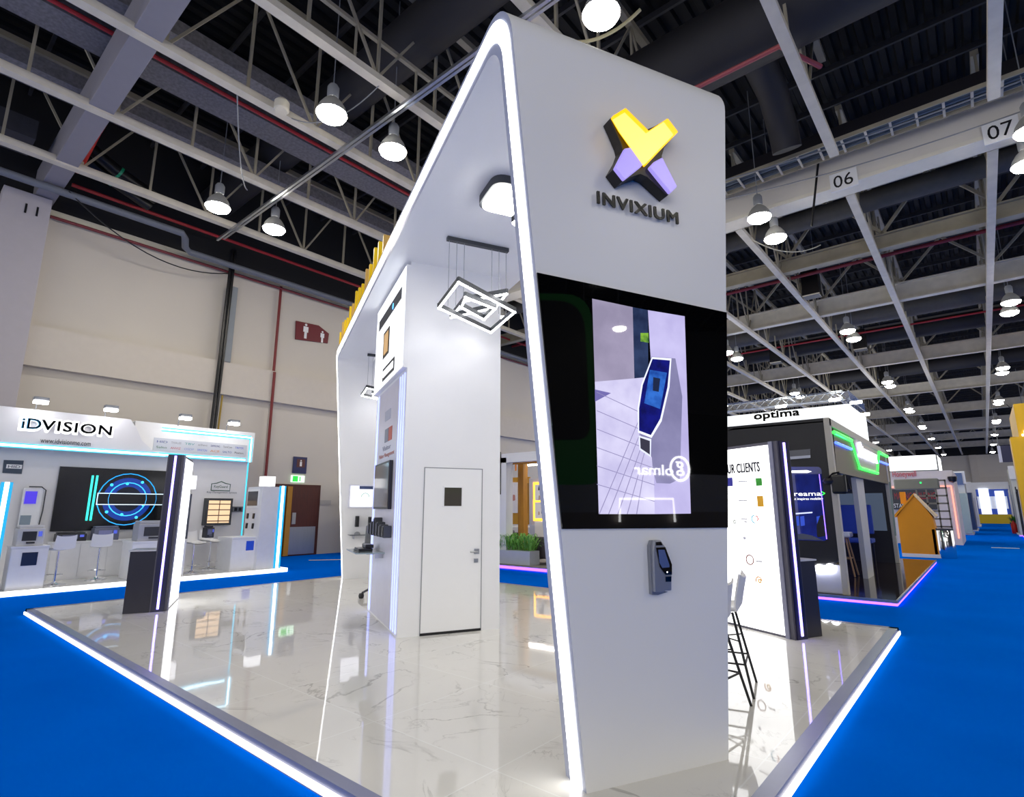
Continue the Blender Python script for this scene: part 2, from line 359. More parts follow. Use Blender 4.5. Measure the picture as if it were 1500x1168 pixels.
for rl, y in rows:
    for cl, x in cols:
        if y < 0 and x < 5: continue
        if (y < 6 and 2 > x > -4) or (y < 10 and x == 1.72) or (x > 5 and y > 30): continue
        lab = 'round high-bay lamp, %s, %s' % (cl, rl)
        if first: L0.location = (x, y, 9.3); L0['label'] = lab; first = False
        else: dup(L0, (x, y, 9.3), lab)
# ducts and services
def duct(name, pts, r, mat, lab, cat='duct', n=20):
    o = MB().tube(pts, r, n).build(name, mat, None, True); return tag(o, lab, cat)
dk = M('#2a292d', .65, noise=.25, scale=1.2)
duct('air_duct', [(-19, 6.6, 11.95), (-3.5, 6.6, 11.95)], .53, dk, 'thick dark round duct crossing high above the arch top')
duct('air_duct', [(-6, 10.6, 11.4), (13, 10.6, 11.4)], .75, dk, 'largest dark round duct, crossing above the logo wall')
t = bpy.data.objects[-1] if False else None
duct('air_duct_drop', [(-2.6, 11.3, 11.4), (-2.6, 12.6, 11.3), (-2.6, 13.3, 10.7), (-2.6, 13.5, 10.25)], .33, dk, 'dark branch duct dropping toward the cable ladder', 'duct')
duct('air_duct', [(-19, 19, 11.0), (13, 19, 11.0)], .32, M('#4b4a48', .6, noise=.2), 'grey-brown round duct beyond the white numbered beam')
duct('air_duct', [(-19, 31.5, 11.2), (13, 31.5, 11.2)], .5, M('#55524d', .6, noise=.2), 'round duct crossing beyond the second pair of lamps')
duct('air_duct', [(-19, 36, 11.2), (13, 36, 11.2)], .45, dk, 'dark round duct in front of the third cross beam')
duct('air_duct', [(-19, 46, 11.2), (13, 46, 11.2)], .5, dk, 'dark round duct far down the hall')
insul = M('#77757a', .7, noise=.6, scale=14.)
for x, lab in ((-11.6, 'flat grey insulated duct on the roof nearest the arch'), (-12.7, 'flat grey insulated duct, middle of the three left of the arch'), (-14.9, 'flat grey insulated duct nearest the left wall')):
    tag(MB().box(x-.38, x+.38, -12, 15.2, 11.0, 11.35).build('insulated_duct', insul), lab, 'duct')
tag(MB().box(-17.6, -16.6, -12, 1.6, 10.5, 11.0).build('insulated_duct', M('#3a3b44', .6, noise=.3)), 'wide dark duct at the far top left corner of the roof', 'duct')
duct('red_pipe', [(-12.15, -8, 10.98), (-12.15, 15.2, 10.98)], .045, red, 'thin red sprinkler pipe along the insulated ducts', 'pipe', 8)
duct('red_pipe', [(-17.9, 2.6, 10.3), (-17.9, 30, 10.3)], .05, red, 'red sprinkler pipe under the roof by the left wall', 'pipe', 8)
duct('red_pipe', [(-18.85, 2.4, 9.62), (-18.85, 30, 9.62)], .045, M('#7c3038', .5), 'dull red pipe fixed along the top of the left wall', 'pipe', 8)
duct('red_pipe', [(-18.88, 9.1, 9.7), (-18.88, 9.1, 6.45), (-18.7, 9.05, 6.4), (-18.7, 9.05, .9)], .05, M('#7a2428', .5), 'red riser pipe running down the left wall', 'pipe', 8)
duct('red_pipe', [(-14.2, 2.5, 10.6), (-15.2, 2.5, 10.55), (-16.8, 2.5, 10.2)], .09, M('#c22a24', .45), 'short thick bright red pipe beside the wide solid beam', 'pipe', 10)
duct('red_pipe', [(-19, 22.5, 10.5), (13, 22.5, 10.5)], .07, M('#8e2a34', .5), 'long red pipe crossing the roof beyond the white beam', 'pipe', 8)
duct('red_pipe', [(-3.8, 10.2, 10.35), (-1.9, 10.2, 10.35), (-1.4, 11.2, 10.3)], .05, M('#b0555a', .5), 'pink-red pipe under the largest dark duct', 'pipe', 8)
duct('red_pipe', [(-14, 33, 10.7), (13, 33, 10.7)], .05, red, 'red pipe far off, beyond the first grey cross beam', 'pipe', 8)
duct('grey_pipe', [(-17.6, 1, 9.86), (-17.6, 5.3, 9.86), (-17.8, 5.45, 9.8), (-18.2, 5.6, 9.72), (-18.38, 5.8, 9.68), (-18.38, 26, 9.68)], .1, M('#6f7480', .5), 'grey kinked pipe running along the wall top', 'pipe', 12)
for x, y in ((-17.2, 3.2), (-16.8, 3.4)):
    pass
t = thing('hose_pair', (-16.9, 3.2, 10), 'pair of black ribbed hoses with green bands above the left wall', 'hose')
for x in (-17.1, -16.55):
    MB().tube([(x, 2.5, 10.9), (x, 3.2, 10.5), (x-.2, 4.3, 10.2)], .16, 14).build('hose', black, t, True)
    MB().tube([(x-.02, 3.3, 10.47), (x-.03, 3.36, 10.45)], .17, 14).build('band', M('#1f9a72', .4), t, True)
# bright metal rails across the near bay
for dy, dz, lab in ((0, 0, 'bright metal lighting rail crossing behind the nearest lamps, lower one'), (.18, .12, 'bright metal lighting rail crossing behind the nearest lamps, upper one')):
    tag(MB().box(-17, 2, 6.05+dy, 6.11+dy, 9.72+dz, 9.79+dz).build('lighting_rail', alu), lab, 'rail')
# cable ladder
t = thing('cable_ladder', (-2, 14.7, 10.4), 'steel cable ladder tray running above the white numbered beam', 'cable tray')
MB().box(-19, 14, 14.40, 14.44, 10.55, 10.65).box(-19, 14, 15.06, 15.10, 10.55, 10.65).build('side_rail', steel_dk, t)
for k in range(40):
    x = -9.6+k*.5
    MB().box(x, x+.05, 14.42, 15.08, 10.56, 10.6).build('rung', steel, t)
for k, (yy, c) in enumerate(((14.6, '#55606b'), (14.72, '#6a7580'), (14.86, '#3f4750'), (14.97, '#5c6670'))):
    MB().tube([(-19, yy, 10.66), (14, yy, 10.66)], .045, 8).build('cable', M(c, .5), t, True)
# hanging black speakers / hoists under the roof
for (x, y, lab) in ((-4.2, 23.5, 'black loudspeaker hanging from the roof, nearest of the row'), (-4.0, 33.5, 'black loudspeaker hanging from the roof, middle of the row'), (-8.2, 33.5, 'black loudspeaker hanging left of the lamp pairs'), (-4.2, 45., 'black loudspeaker hanging far down the hall')):
    t = thing('hanging_speaker', (x, y, 9.8), lab, 'speaker')
    MB().box(x-.3, x+.3, y-.25, y+.25, 9.9, 11.0).build('cabinet', black, t, bevel=.02)
    MB().tube([(x-.2, y, 11), (x-.2, y, 13.2)], .01, 6).tube([(x+.2, y, 11), (x+.2, y, 13.2)], .01, 6).build('suspension', grey, t)
    MB().box(x-.31, x+.31, y-.26, y-.25, 9.9, 9.95).build('lower_edge', steel, t)
# slack cables
def sag(p, q, d, r, lab, mat=dgrey, n=14):
    p, q = V(p), V(q); pts = [p.lerp(q, k/n)-z_*(d*4*(k/n)*(1-k/n)) for k in range(n+1)]
    return tag(MB().tube(pts, r, 5).build('slack_cable', mat), lab, 'cable')
sag((-17.5, 2.5, 9.9), (-18.8, 7.3, 9.6), .7, .018, 'black slack cable drooping across the top of the left wall', black)
sag((-5.0, 13.9, 10.4), (5, 15, 10.9), .25, .02, 'grey slack cable crossing in front of the cable ladder', grey)
sag((-6, 13.6, 9.9), (3, 15.2, 10.2), .3, .015, 'thin grey slack cable under the cable ladder', grey)
sag((-10.5, 3.8, 10.0), (-14, 5.6, 10.), .5, .015, 'thin pale slack cable near the left lamps', grey)
sag((-3.4, 7.4, 9.95), (-4.8, 7.1, 10.0), .25, .03, 'knotted rope looped near the lamp above the logo wall', M('#b9b08c', .7))
sag((-8.1, 5.6, 10.0), (-10.5, 4.9, 10.0), .45, .012, 'thin looped cable beside the white ceiling sensor', grey)
sag((-2.2, 15.3, 10.9), (-2.55, 15.2, 8.9), 0, .03, 'black hoist strap hanging by the number 06', black)
sag((-4.6, 17, 10), (-3.0, 19, 10.), .35, .018, 'pale cable loop hanging just beyond the white beam', M('#c9c5b2', .6))
sag((2.4, 60, 10), (3.4, 40, 6.0), .5, .03, 'black rigging cable running down to the yellow booth', black)
tag(MB().lathe((-10.1, 4.55, 9.72), [(0, 0), (.12, 0), (.15, .03), (.15, .2), (.1, .26), (0, .26)], 20).build('ceiling_sensor', M('#d8d2c2', .5), None, True), 'small round cream sensor hanging beside the nearest lamps', 'sensor')
# near bay extra member (bigger pale tube)

mb = MB()
for k in range(12):
    mb.bar((-8.2, -4+1.5*k, 10.14), (-8.2, -4+1.5*k, 10.9), .04, .04, Y1)
mb.box(-8.24, -8.16, -10, 13.9, 10.9, 10.98)
tag(mb.build('rail_guard', steel_dk), 'slim upper rail on posts above the pale roof rail', 'roof beam')
# wall fittings, left wall
t = thing('conduit_bundle', (-18.9, 7.35, 1), 'black and grey cable bundle running down the left wall', 'conduit')
MB().box(-18.98, -18.7, 7.32, 7.52, 6.45, 9.1).build('grey_trunking', M('#8a9096', .5), t)
MB().tube([(-18.7, 7.2, 10.4), (-18.66, 7.15, 6.4), (-18.66, 7.1, 3.0)], .05, 8).tube([(-18.7, 7.3, 10.4), (-18.68, 7.26, 6.4), (-18.68, 7.22, 3.0)], .05, 8).build('black_cable', black, t)
MB().tube([(-18.72, 7.38, 5.3), (-18.72, 7.34, 3)], .03, 8).build('yellow_cable', M('#a88a2a', .5), t)
t = thing('toilet_sign', (-18.95, 10.5, 8), 'dark red arrow-shaped toilet sign high on the left wall', 'sign')
pts = [pX(x, y, -18.93) for x, y in ((434, 470), (467, 477), (482, 489), (480, 503), (433, 497))]
MB().prism(pts, (-.05, 0, 0)).build('panel', M('#6e1624', .5), t)
for cx, cz in ((10.22, 8.28), (10.92, 8.22)):
    s = .8 if cx > 10.5 else 1
    MB().disc((-18.92, cx, cz+.24*s), .05*s, X1, 12).prism([(-18.92, cx-.1*s, cz+.17*s), (-18.92, cx+.1*s, cz+.17*s), (-18.92, cx+.1*s, cz-.05*s), (-18.92, cx+.05*s, cz-.05*s), (-18.92, cx+.05*s, cz-.3*s), (-18.92, cx-.05*s, cz-.3*s), (-18.92, cx-.05*s, cz-.05*s), (-18.92, cx-.1*s, cz-.05*s)], (.004, 0, 0)).build('figure', white, t)
# wall door with frame (behind the left booth)
t = MB().box(-19, -18.93, 9.55, 11.3, 0, 2.5).build('door_1', M('#4a1c14', .5)); struct(t)
MB().box(-18.93, -18.9, 9.62, 9.95, .02, 2.4).build('door_leaf', darkwood, t)
MB().box(-18.94, -18.86, 9.98, 10.16, .02, 2.42).build('open_edge', M('#b98122', .5), t)
MB().box(-18.93, -18.89, 10.18, 11.18, .02, 2.4).build('door_leaf', darkwood, t)
MB().box(-18.89, -18.88, 10.14, 11.16, .05, 1.0).build('kick_plate', kick, t)
MB().box(-18.89, -18.87, 10.22, 10.36, 1.1, 1.5).build('push_plate', alu, t)
t = thing('restroom_sign', (-18.95, 10.4, 3), 'dark blue rectangular sign above the wooden door', 'sign')
MB().box(-18.99, -18.95, 10.15, 10.68, 2.9, 3.5).build('panel', M('#16205a', .4), t)
MB().box(-18.95, -18.945, 10.28, 10.6, 3.12, 3.42).build('pictogram_field', M('#5a2c2c', .5), t)
MB().disc((-18.943, 10.44, 3.36), .03, X1, 12).box(-18.945, -18.94, 10.40, 10.48, 3.16, 3.32).build('figure', white, t)
t = thing('exit_sign', (-18.95, 10.4, 2.6), 'small green lit emergency exit sign over the wooden door', 'sign')
MB().box(-18.99, -18.93, 10.12, 10.62, 2.58, 2.82).build('housing', E('#d9ffe0', .9), t)
MB().box(-18.93, -18.925, 10.16, 10.36, 2.6, 2.8).box(-18.93, -18.925, 10.42, 10.46, 2.62, 2.78).build('green_symbol', E('#22c040', .9), t)
t = thing('notice_sign', (-18.98, 11.5, 1.9), 'pale faint notice on the wall beside the wooden door', 'sign')
MB().box(-18.99, -18.98, 11.35, 11.8, 1.78, 1.95).build('panel', M('#b8b4b0', .5), t)
t = thing('leaning_board', (-18.4, 12.5, 0), 'white upright panel leaning by the wall left of the arch leg', 'panel')
MB().obox((-18.0, 11.75, .02), (.03, 0, 0), (-.3, 1.6, 0), (-.1, 0, 2.45)).build('panel_face', M('#cfccd0', .4), t)
MB().bar((-18.0, 11.74, .02), (-18.1, 11.74, 2.47), .05, .04).build('panel_edge', grey, t)
tag(MB().obox(pz(452, 821, .005), (.7, 1.0, 0), (.12, -.05, 0), (0, 0, .01)).build('floor_tape', M('#d9cfc4', .5)), 'pale strip of tape on the carpet before the wooden door', 'tape')
tag(MB().obox(pz(1452, 803, .005), (.9, .05, 0), (.0, .45, 0), (0, 0, .01)).build('floor_tape', M('#8fb4d8', .5)), 'pale strip of tape on the carpet of the right aisle', 'tape')

# ================================================================ MAIN PLATFORM
t = thing('exhibition_platform', (-6.4, 5.6, 0), 'low white marble-tiled platform edged with a glowing strip', 'platform')
MB().box(-11.62, -1.18, 2.12, 9.1, .03, .1).build('marble_floor', marble(), t)
mb = MB()
mb.box(-11.72, -1.10, 2.03, 2.12, .0, .102).box(-1.18, -1.08, 2.03, 9.2, 0, .102).box(-11.72, -11.62, 2.03, 9.2, 0, .102).box(-11.72, -1.08, 9.1, 9.2, 0, .102)
mb.build('edge_profile', M('#8286a0', .35, .3), t)
MB().box(-11.73, -1.07, 2.015, 2.03, .02, .06).box(-1.08, -1.065, 2.015, 9.21, .02, .06).build('led_strip', E('#fffaf4', 1.7), t)

# ================================================================ THE ARCH
t = thing('booth_arch', W(8.1, 2.3, .1), 'tall white arch with glowing rim spanning the marble platform', 'arch')
def bl(z): return 1.765-.094*(z-.1)
def br(z): return 2.805+.094*(z-.1)
def arc(cx, cz, r, a0, a1, n=10): return [(cx+r*math.cos(math.radians(a0+(a1-a0)*k/n)), cz+r*math.sin(math.radians(a0+(a1-a0)*k/n))) for k in range(n+1)]
def arch_line(off):
    ro = .36-off*.5 if off < .3 else .2
    r1 = .36; r2 = .45
    A0 = 2.95+off; Z1 = 5.25-off
    r = max(.36-off*.55, .12)
    pts = [(A0, .1)]+[(A0, z) for z in (1.2, 2.3, 3.4)]+arc(A0+r, Z1-r, r, 180, 90)
    for a in (4.5, 6, 8, 10, 12): pts.append((a, Z1))
    # far leg slants outward to its foot
    Ae = 13.02-off; Ab = 13.46-off
    s = (Ab-Ae)/(4.9-.1); r = max(.3-off*.55, .1)
    pts += arc(Ae-r, Z1-r, r, 90, 0)
    for z in (3.4, 2.3, 1.2, .1): pts.append((Ab-s*(z-.1), z))
    return pts
def strip(mb, o, i, side, d=0.0):
    n = len(o); vs = []
    bb = (lambda z: bl(z)-d) if side < 0 else (lambda z: br(z)+d)
    for p in o: vs.append(W(p[0], bb(p[1]), p[1]))
    for p in i: vs.append(W(p[0], bb(p[1]), p[1]))
    fs = [(k, k+1, k+1+n, k+n) if side > 0 else (k, k+n, k+1+n, k+1) for k in range(n-1)]
    mb.add(vs, fs)
def span(mb, o, inner):
    n = len(o)
    vs = [W(p[0], bl(p[1]), p[1]) for p in o]+[W(p[0], br(p[1]), p[1]) for p in o]
    fs = [(k, k+1, k+1+n, k+n) if not inner else (k, k+n, k+1+n, k+1) for k in range(n-1)]
    mb.add(vs, fs)
TH = .23
o0, o1 = arch_line(0), arch_line(TH)
mb = MB(); span(mb, o0, False); span(mb, o1, True); strip(mb, o0, o1, 1)
mb.build('shell', satin, t, True)
mb = MB(); strip(mb, o0, o1, -1); mb.build('side_rim', rim, t, True)
mb = MB(); strip(mb, arch_line(.045), arch_line(.165), -1, .006); mb.build('led_strip', E('#fffdf8', 3.2), t, True)
# storage block in the middle
t = thing('storage_block', W(8.1, 2.3, .1), 'tall white storage block under the arch with a flush door', 'booth wall')
MB().abox(7.08, 9.2, 1.62, 2.97, .1, 5.02).build('block_walls', M('#f1f1f3', .3, noise=.01), t)
d = MB().abox(7.075, 7.085, 1.905, 2.70, .13, 2.17).build('door', M('#f4f4f5', .35, noise=.01), t)
mb = MB(); mb.abox(7.071, 7.08, 1.895, 1.905, .1, 2.18).abox(7.071, 7.08, 2.70, 2.71, .1, 2.18).abox(7.071, 7.08, 1.895, 2.71, 2.17, 2.18); mb.build('door_gap', grey, t)
MB().abox(7.069, 7.08, 1.9, 2.705, .1, .13).build('door_bottom_gap', black, t)  # black strip standing in for the dark gap under the door
MB().abox(7.062, 7.076, 2.17, 2.41, 1.68, 1.92).build('vision_panel', [M('#4a4640', .03)], d)
mb = MB()
for q in ((2.155, 2.17, 1.665, 1.935), (2.41, 2.425, 1.665, 1.935)): mb.abox(7.058, 7.078, q[0], q[1], q[2], q[3])
mb.abox(7.058, 7.078, 2.17, 2.41, 1.665, 1.68).abox(7.058, 7.078, 2.17, 2.41, 1.92, 1.935); mb.build('panel_frame', white, d)
MB().abox(7.05, 7.076, 2.60, 2.665, 1.06, 1.125).tube([W(7.06, 2.63, 1.09), W(7.02, 2.63, 1.09), W(7.02, 2.53, 1.09)], .011, 8).build('handle', alu, d)
MB().abox(7.06, 7.076, 2.60, 2.655, .95, 1.0).build('lock', alu, d)
# product wall on block side: LED lines
mb = MB()
for a in (7.17, 7.30, 7.43): mb.abox(a, a+.035, 1.61, 1.62, .13, 3.45)
mb.abox(8.98, 9.10, 1.61, 1.62, .13, 3.45)
mb.build('led_line', E('#9aa6ff', 1.3), t)
MB().abox(7.5, 8.93, 1.612, 1.62, .13, 3.45).build('product_panel', M('#d9d8e6', .3), t)
# lightbox upper part
t = thing('lightbox_poster', W(8.1, 1.55, 3.5), 'bright lit poster box high on the side of the storage block', 'poster')
MB().abox(7.08, 9.2, 1.56, 1.62, 3.5, 4.97).build('frame', white, t)
MB().abox(7.1, 9.18, 1.553, 1.56, 3.52, 4.95).build('lit_face', E('#f6faff', 1.15), t)
mb = MB(); mb.abox(7.3, 8.95, 1.545, 1.553, 4.55, 4.72); mb.build('title_band', dgrey, t)
mb = MB(); mb.abox(8.05, 8.5, 1.545, 1.553, 3.95, 4.38); mb.m = 1; mb.abox(8.12, 8.42, 1.54, 1.545, 4.0, 4.33); mb.build('portrait_picture', [black, E('#c9a06a', .6)], t)
mb = MB(); mb.abox(7.6, 8.45, 1.545, 1.553, 3.58, 3.78); mb.m = 1; mb.abox(7.66, 8.39, 1.54, 1.545, 3.63, 3.73); mb.build('caption_box', [dgrey, E('#ffffff', 1)], t)
MB().disc(W(7.85, 1.544, 4.62), .05, -b_, 14).build('blue_dot', E('#3a9bff', 2), t)
mb = MB(); mb.abox(8.0, 8.4, 1.605, 1.612, 2.95, 3.1)
mb.build('emblem_square', M('#b9bccb', .5), bpy.data.objects['storage_block'])
mb = MB(); mb.abox(8.1, 8.35, 1.605, 1.612, 2.62, 2.82); mb.m = 1; mb.abox(7.85, 8.07, 1.605, 1.612, 2.62, 2.82)
mb.build('emblem_bars', [M('#8a8d9b', .5), M('#c05a4a', .5)], bpy.data.objects['storage_block'])
text('caption', 'Visitor', W(8.5, 1.612, 2.50), -a_, z_, .6, .07, M('#9a9cab', .5), bpy.data.objects['storage_block'], .004)
text('caption', 'Visitor Management', W(8.75, 1.612, 2.38), -a_, z_, 1.1, .08, M('#c08a80', .5), bpy.data.objects['storage_block'], .004)
t = thing('wall_monitor', W(8.2, 1.58, 1.65), 'dark upright touch monitor on the side of the storage block', 'monitor')
MB().abox(7.68, 8.78, 1.56, 1.612, 1.64, 2.31).build('housing', black, t, bevel=.004)
MB().abox(7.71, 8.75, 1.555, 1.56, 1.67, 2.28).build('screen', M('#6e6866', .08), t)
# readers on the wall
for k in range(6):
    a = 8.75-k*.22; hh = (.17, .2, .26, .2, .17, .16)[k]
    t = thing('access_reader', W(a, 1.57, 1.3), 'black slim access reader, %s in the row on the storage block' % ordn[k], 'card reader', 'access readers in a row on the storage block')
    MB().abox(a-.05, a+.05, 1.50, 1.612, 1.26, 1.26+hh).build('body', dgrey, t, bevel=.012)
    MB().abox(a-.04, a+.04, 1.492, 1.50, 1.28, 1.24+hh).build('face', glossblack, t)
t = thing('glass_shelf', W(8.5, 1.45, 1.05), 'thin glass shelf jutting from the storage block', 'shelf')
MB().abox(8.0, 8.95, 1.22, 1.612, 1.03, 1.045).build('shelf_plate', M('#9fb0b4', .05), t)
for aa in (8.1, 8.8): MB().abox(aa, aa+.02, 1.5, 1.612, .96, 1.03).build('bracket', alu, t)
tag(MB().prism([W(8.3, 1.3, 1.045), W(8.7, 1.3, 1.045), W(8.7, 1.5, 1.045), W(8.3, 1.5, 1.045)], z_*.04).prism([W(8.35, 1.4, 1.085), W(8.65, 1.4, 1.085), W(8.65, 1.52, 1.085), W(8.35, 1.52, 1.085)], z_*.05).build('desk_reader', black, None, bevel=.008), 'black desktop reader lying on the glass shelf', 'card reader')
# inner far leg fittings
def al(z): return 13.23-.0917*(z-.1)
t = thing('wall_display', W(13, 2.1, 1.7), 'white lit display on the inner far leg of the arch', 'monitor')
MB().abox(13.0, 13.08, 1.76, 2.45, 1.66, 2.18).build('housing', M('#e2e3ee', .3), t)
MB().abox(12.99, 13.0, 1.79, 2.42, 1.69, 2.15).build('screen', E('#f2f3ff', .85), t)
MB().abox(12.985, 12.99, 1.98, 2.42, 2.08, 2.15).build('title_bar', M('#3a4a78', .4), t)
MB().tube([W(12.985, 2.12+.09*math.cos(q*.314), 1.9+.09*math.sin(q*.314)) for q in range(11)], .008, 5).build('gauge_arc', M('#8fd0a8', .4), t)
for b0, zz, lab in ((1.98, 1.24, 'small black reader under the white display'), (2.27, 1.22, 'larger dark reader beside the storage block edge on the far leg')):
    t = thing('access_reader', W(13.05, b0, zz), lab, 'card reader')
    MB().abox(13.02, 13.14, b0-.04, b0+.04, zz, zz+.24).build('body', dgrey, t, bevel=.01)
    MB().abox(13.01, 13.02, b0-.032, b0+.032, zz+.02, zz+.22).build('face', black, t)
t = thing('glass_shelf', W(12.9, 2.1, 1.05), 'thin dark-edged shelf on the inner far leg of the arch', 'shelf')
MB().abox(12.8, 13.15, 1.8, 2.4, 1.06, 1.075).build('shelf_plate', M('#50575c', .1), t)
MB().abox(12.95, 13.15, 1.9, 1.92, .98, 1.06).build('bracket', alu, t)
tag(MB().lathe(W(12.95, 1.98, 1.075), [(.07, 0), (.06, .04), (.02, .06), (0, .06)], 14).build('desk_reader', grey, None, True), 'small grey domed device on the far leg shelf', 'card reader')
t = thing('bar_stool', W(10.6, 1.9, .1), 'grey swivel chair half hidden behind the storage block', 'chair')
MB().tube([W(10.3, 1.72, .2), W(10.6, 1.95, .25)], .02, 8).build('leg', dgrey, t)
MB().lathe(W(10.3, 1.70, .1), [(.0, 0), (.04, .01), (.05, .05), (.04, .09), (0, .1)], 10).build('castor', black, t, True)
MB().tube([W(10.6, 1.95, .2), W(10.6, 1.95, .6)], .03, 8).build('post', dgrey, t)
MB().abox(10.35, 10.8, 1.75, 2.15, .95, 1.02).build('seat', M('#6a6d72', .7), t, bevel=.02)
MB().obox(W(10.33, 1.72, 1.0), b_*.4, a_*.05, z_*.35+a_*-.08).build('backrest', M('#6a6d72', .7), t, bevel=.02)
# roof fins
for k in range(14):
    a = 7.7+k*.40; h = .42+.16*((k*7) % 5)/4
    o = MB().abox(a, a+.07, 1.33, 1.44, 5.25, 5.25+h).build('roof_fin', M('#ffd312' if k % 4 else '#d9b060', .4))  # every fourth slat coloured duller, imitating lit and darker sides
    tag(o, 'upright yellow slat on the arch roof, %s from the near end' % (ordn[k] if k < 12 else ['thirteenth', 'fourteenth', 'fifteenth', 'sixteenth', 'seventeenth', 'eighteenth', 'nineteenth', 'twentieth', 'twenty-first', 'twenty-second'][k-12]), 'slat', 'yellow slats on the arch roof')
# ceiling light under arch
t = thing('ceiling_light', W(5.05, 2.2, 4.9), 'rounded square ceiling light with dark rim under the arch', 'lamp')
sq = lambda r, z: rpoly([W(4.68, 1.90, z), W(5.26, 1.90, z), W(5.26, 2.5, z), W(4.68, 2.5, z)], .15, 6)
MB().prism(sq(0, 4.93), z_*.09).build('rim', dgrey, t, True)
MB().prism(rpoly([W(4.71, 1.93, 4.925), W(5.23, 1.93, 4.925), W(5.23, 2.47, 4.925), W(4.71, 2.47, 4.925)], .14, 6), z_*-.02).build('diffuser', E('#fffdf6', 14), t)
# pendants
def frame(mb, pts, wd=.03, ht=.055, m=0):
    for i in range(4):
        mb.m = m; p, q = V(pts[i]), V(pts[(i+1) % 4]); d = (q-p).normalized()*wd/2
        mb.bar(p-d+z_*.02, q+d+z_*.02, wd, ht); mb.m = 1; mb.bar(p-d-z_*(ht/2-.012), q+d-z_*(ht/2-.012), wd*.62, .016)
def pendant(a0, lab, first=None):
    t = thing('pendant_light', W(a0, 2.28, 4.2), lab, 'lamp', 'black rectangular-ring pendants under the arch')
    def q(a, b, z): return W(a+a0-6.19, b, z)
    MB().abox(a0-.03, a0+.03, 1.86, 2.70, 4.97, 5.02).build('canopy_bar', dgrey, t)
    sh = a_*(a0-6.19)
    ring_ = lambda pp, z, dz=(0, 0, 0, 0): [pz(x, y, z+k)+sh for (x, y), k in zip(pp, dz)]
    mb = MB(); frame(mb, ring_(((672, 412), (754, 456), (719, 486), (643, 450)), 4.08)); mb.build('outer_ring', [dgrey, LEDW], t)
    mb = MB(); frame(mb, ring_(((661, 464), (680, 440), (742, 429), (726, 449)), 4.16)); mb.build('tilted_ring', [dgrey, LEDW], t)
    mb = MB(); frame(mb, ring_(((682, 434), (725, 451), (709, 467), (676, 449)), 4.02)); mb.build('inner_ring', [dgrey, LEDW], t)
    mb = MB()
    for bb in (1.89, 1.99, 2.09, 2.47, 2.57, 2.67): mb.tube([W(a0, bb, 4.97), W(a0, bb, 4.1)], .0035, 5)
    mb.build('wire', grey, t)
    return t
pendant(6.19, 'black pendant of interlocked glowing rings, largest one, before the storage block')
pendant(3.94, 'black ring pendant mostly hidden behind the near arch leg')
pendant(12.06, 'small far ring pendant above the inner far leg')

# logo, text, screen on front wall
AF = 2.95
t = thing('logo_sign', W(AF-.01, 2.4, 3.85), 'big X-shaped logo with amber and lilac arms and dark sides', 'sign')
AL = AF-.095
def lp(pts, a): return [pa(x, y, a) for x, y in pts]
q5 = lambda pts: [(840+x/5.561, 140+y/5.561) for x, y in pts]
body = q5([(388,122),(298,186),(345,290),(388,390),(400,440),(380,500),(318,608),(392,706),(470,665),(545,640),(600,665),(660,720),(765,818),(826,757),(790,680),(735,560),(720,495),(740,425),(830,318),(742,203),(660,250),(600,275),(550,262)])
MB().prism(lp(body, AL), a_*.09).build('body', M('#15110f', .4), t, bevel=.003)
back = lp(body, AL)
yl = q5([(403,124),(300,188),(365,300),(570,588),(700,450),(830,318),(745,207),(590,308)])
MB().prism(lp(yl, AL-.002), -a_*.035).build('amber_arm', E('#ffb400', 1.0), t, bevel=.006)
MB().prism(lp([(x*.93+.07*(940), y*.93+.07*205) for x, y in yl], AL-.038), -a_*.004).build('amber_glow', E('#ffdf68', 1.0), t)
for nm, pp in (('lilac_arm', [(400,448),(460,438),(555,570),(530,600),(397,706),(318,606)]), ('lilac_arm', [(598,600),(640,555),(705,520),(738,585),(826,757),(770,812),(690,715)])):
    MB().prism(lp(q5(pp), AL-.002), -a_*.03).build(nm, E('#9a8cdc', .72), t, bevel=.008)
lt, lb, rb_ = pa(874, 282, AF-.02), pa(874, 298.5, AF-.02), pa(992, 328.5, AF-.02)
text('brand_lettering', 'INVIXIUM', lb, b_, z_, (rb_-lb).length, lt.z-lb.z, black, None, .012, .0, 1.12, bold=.006, cat='sign', label='thin black raised word INVIXIUM under the X logo')

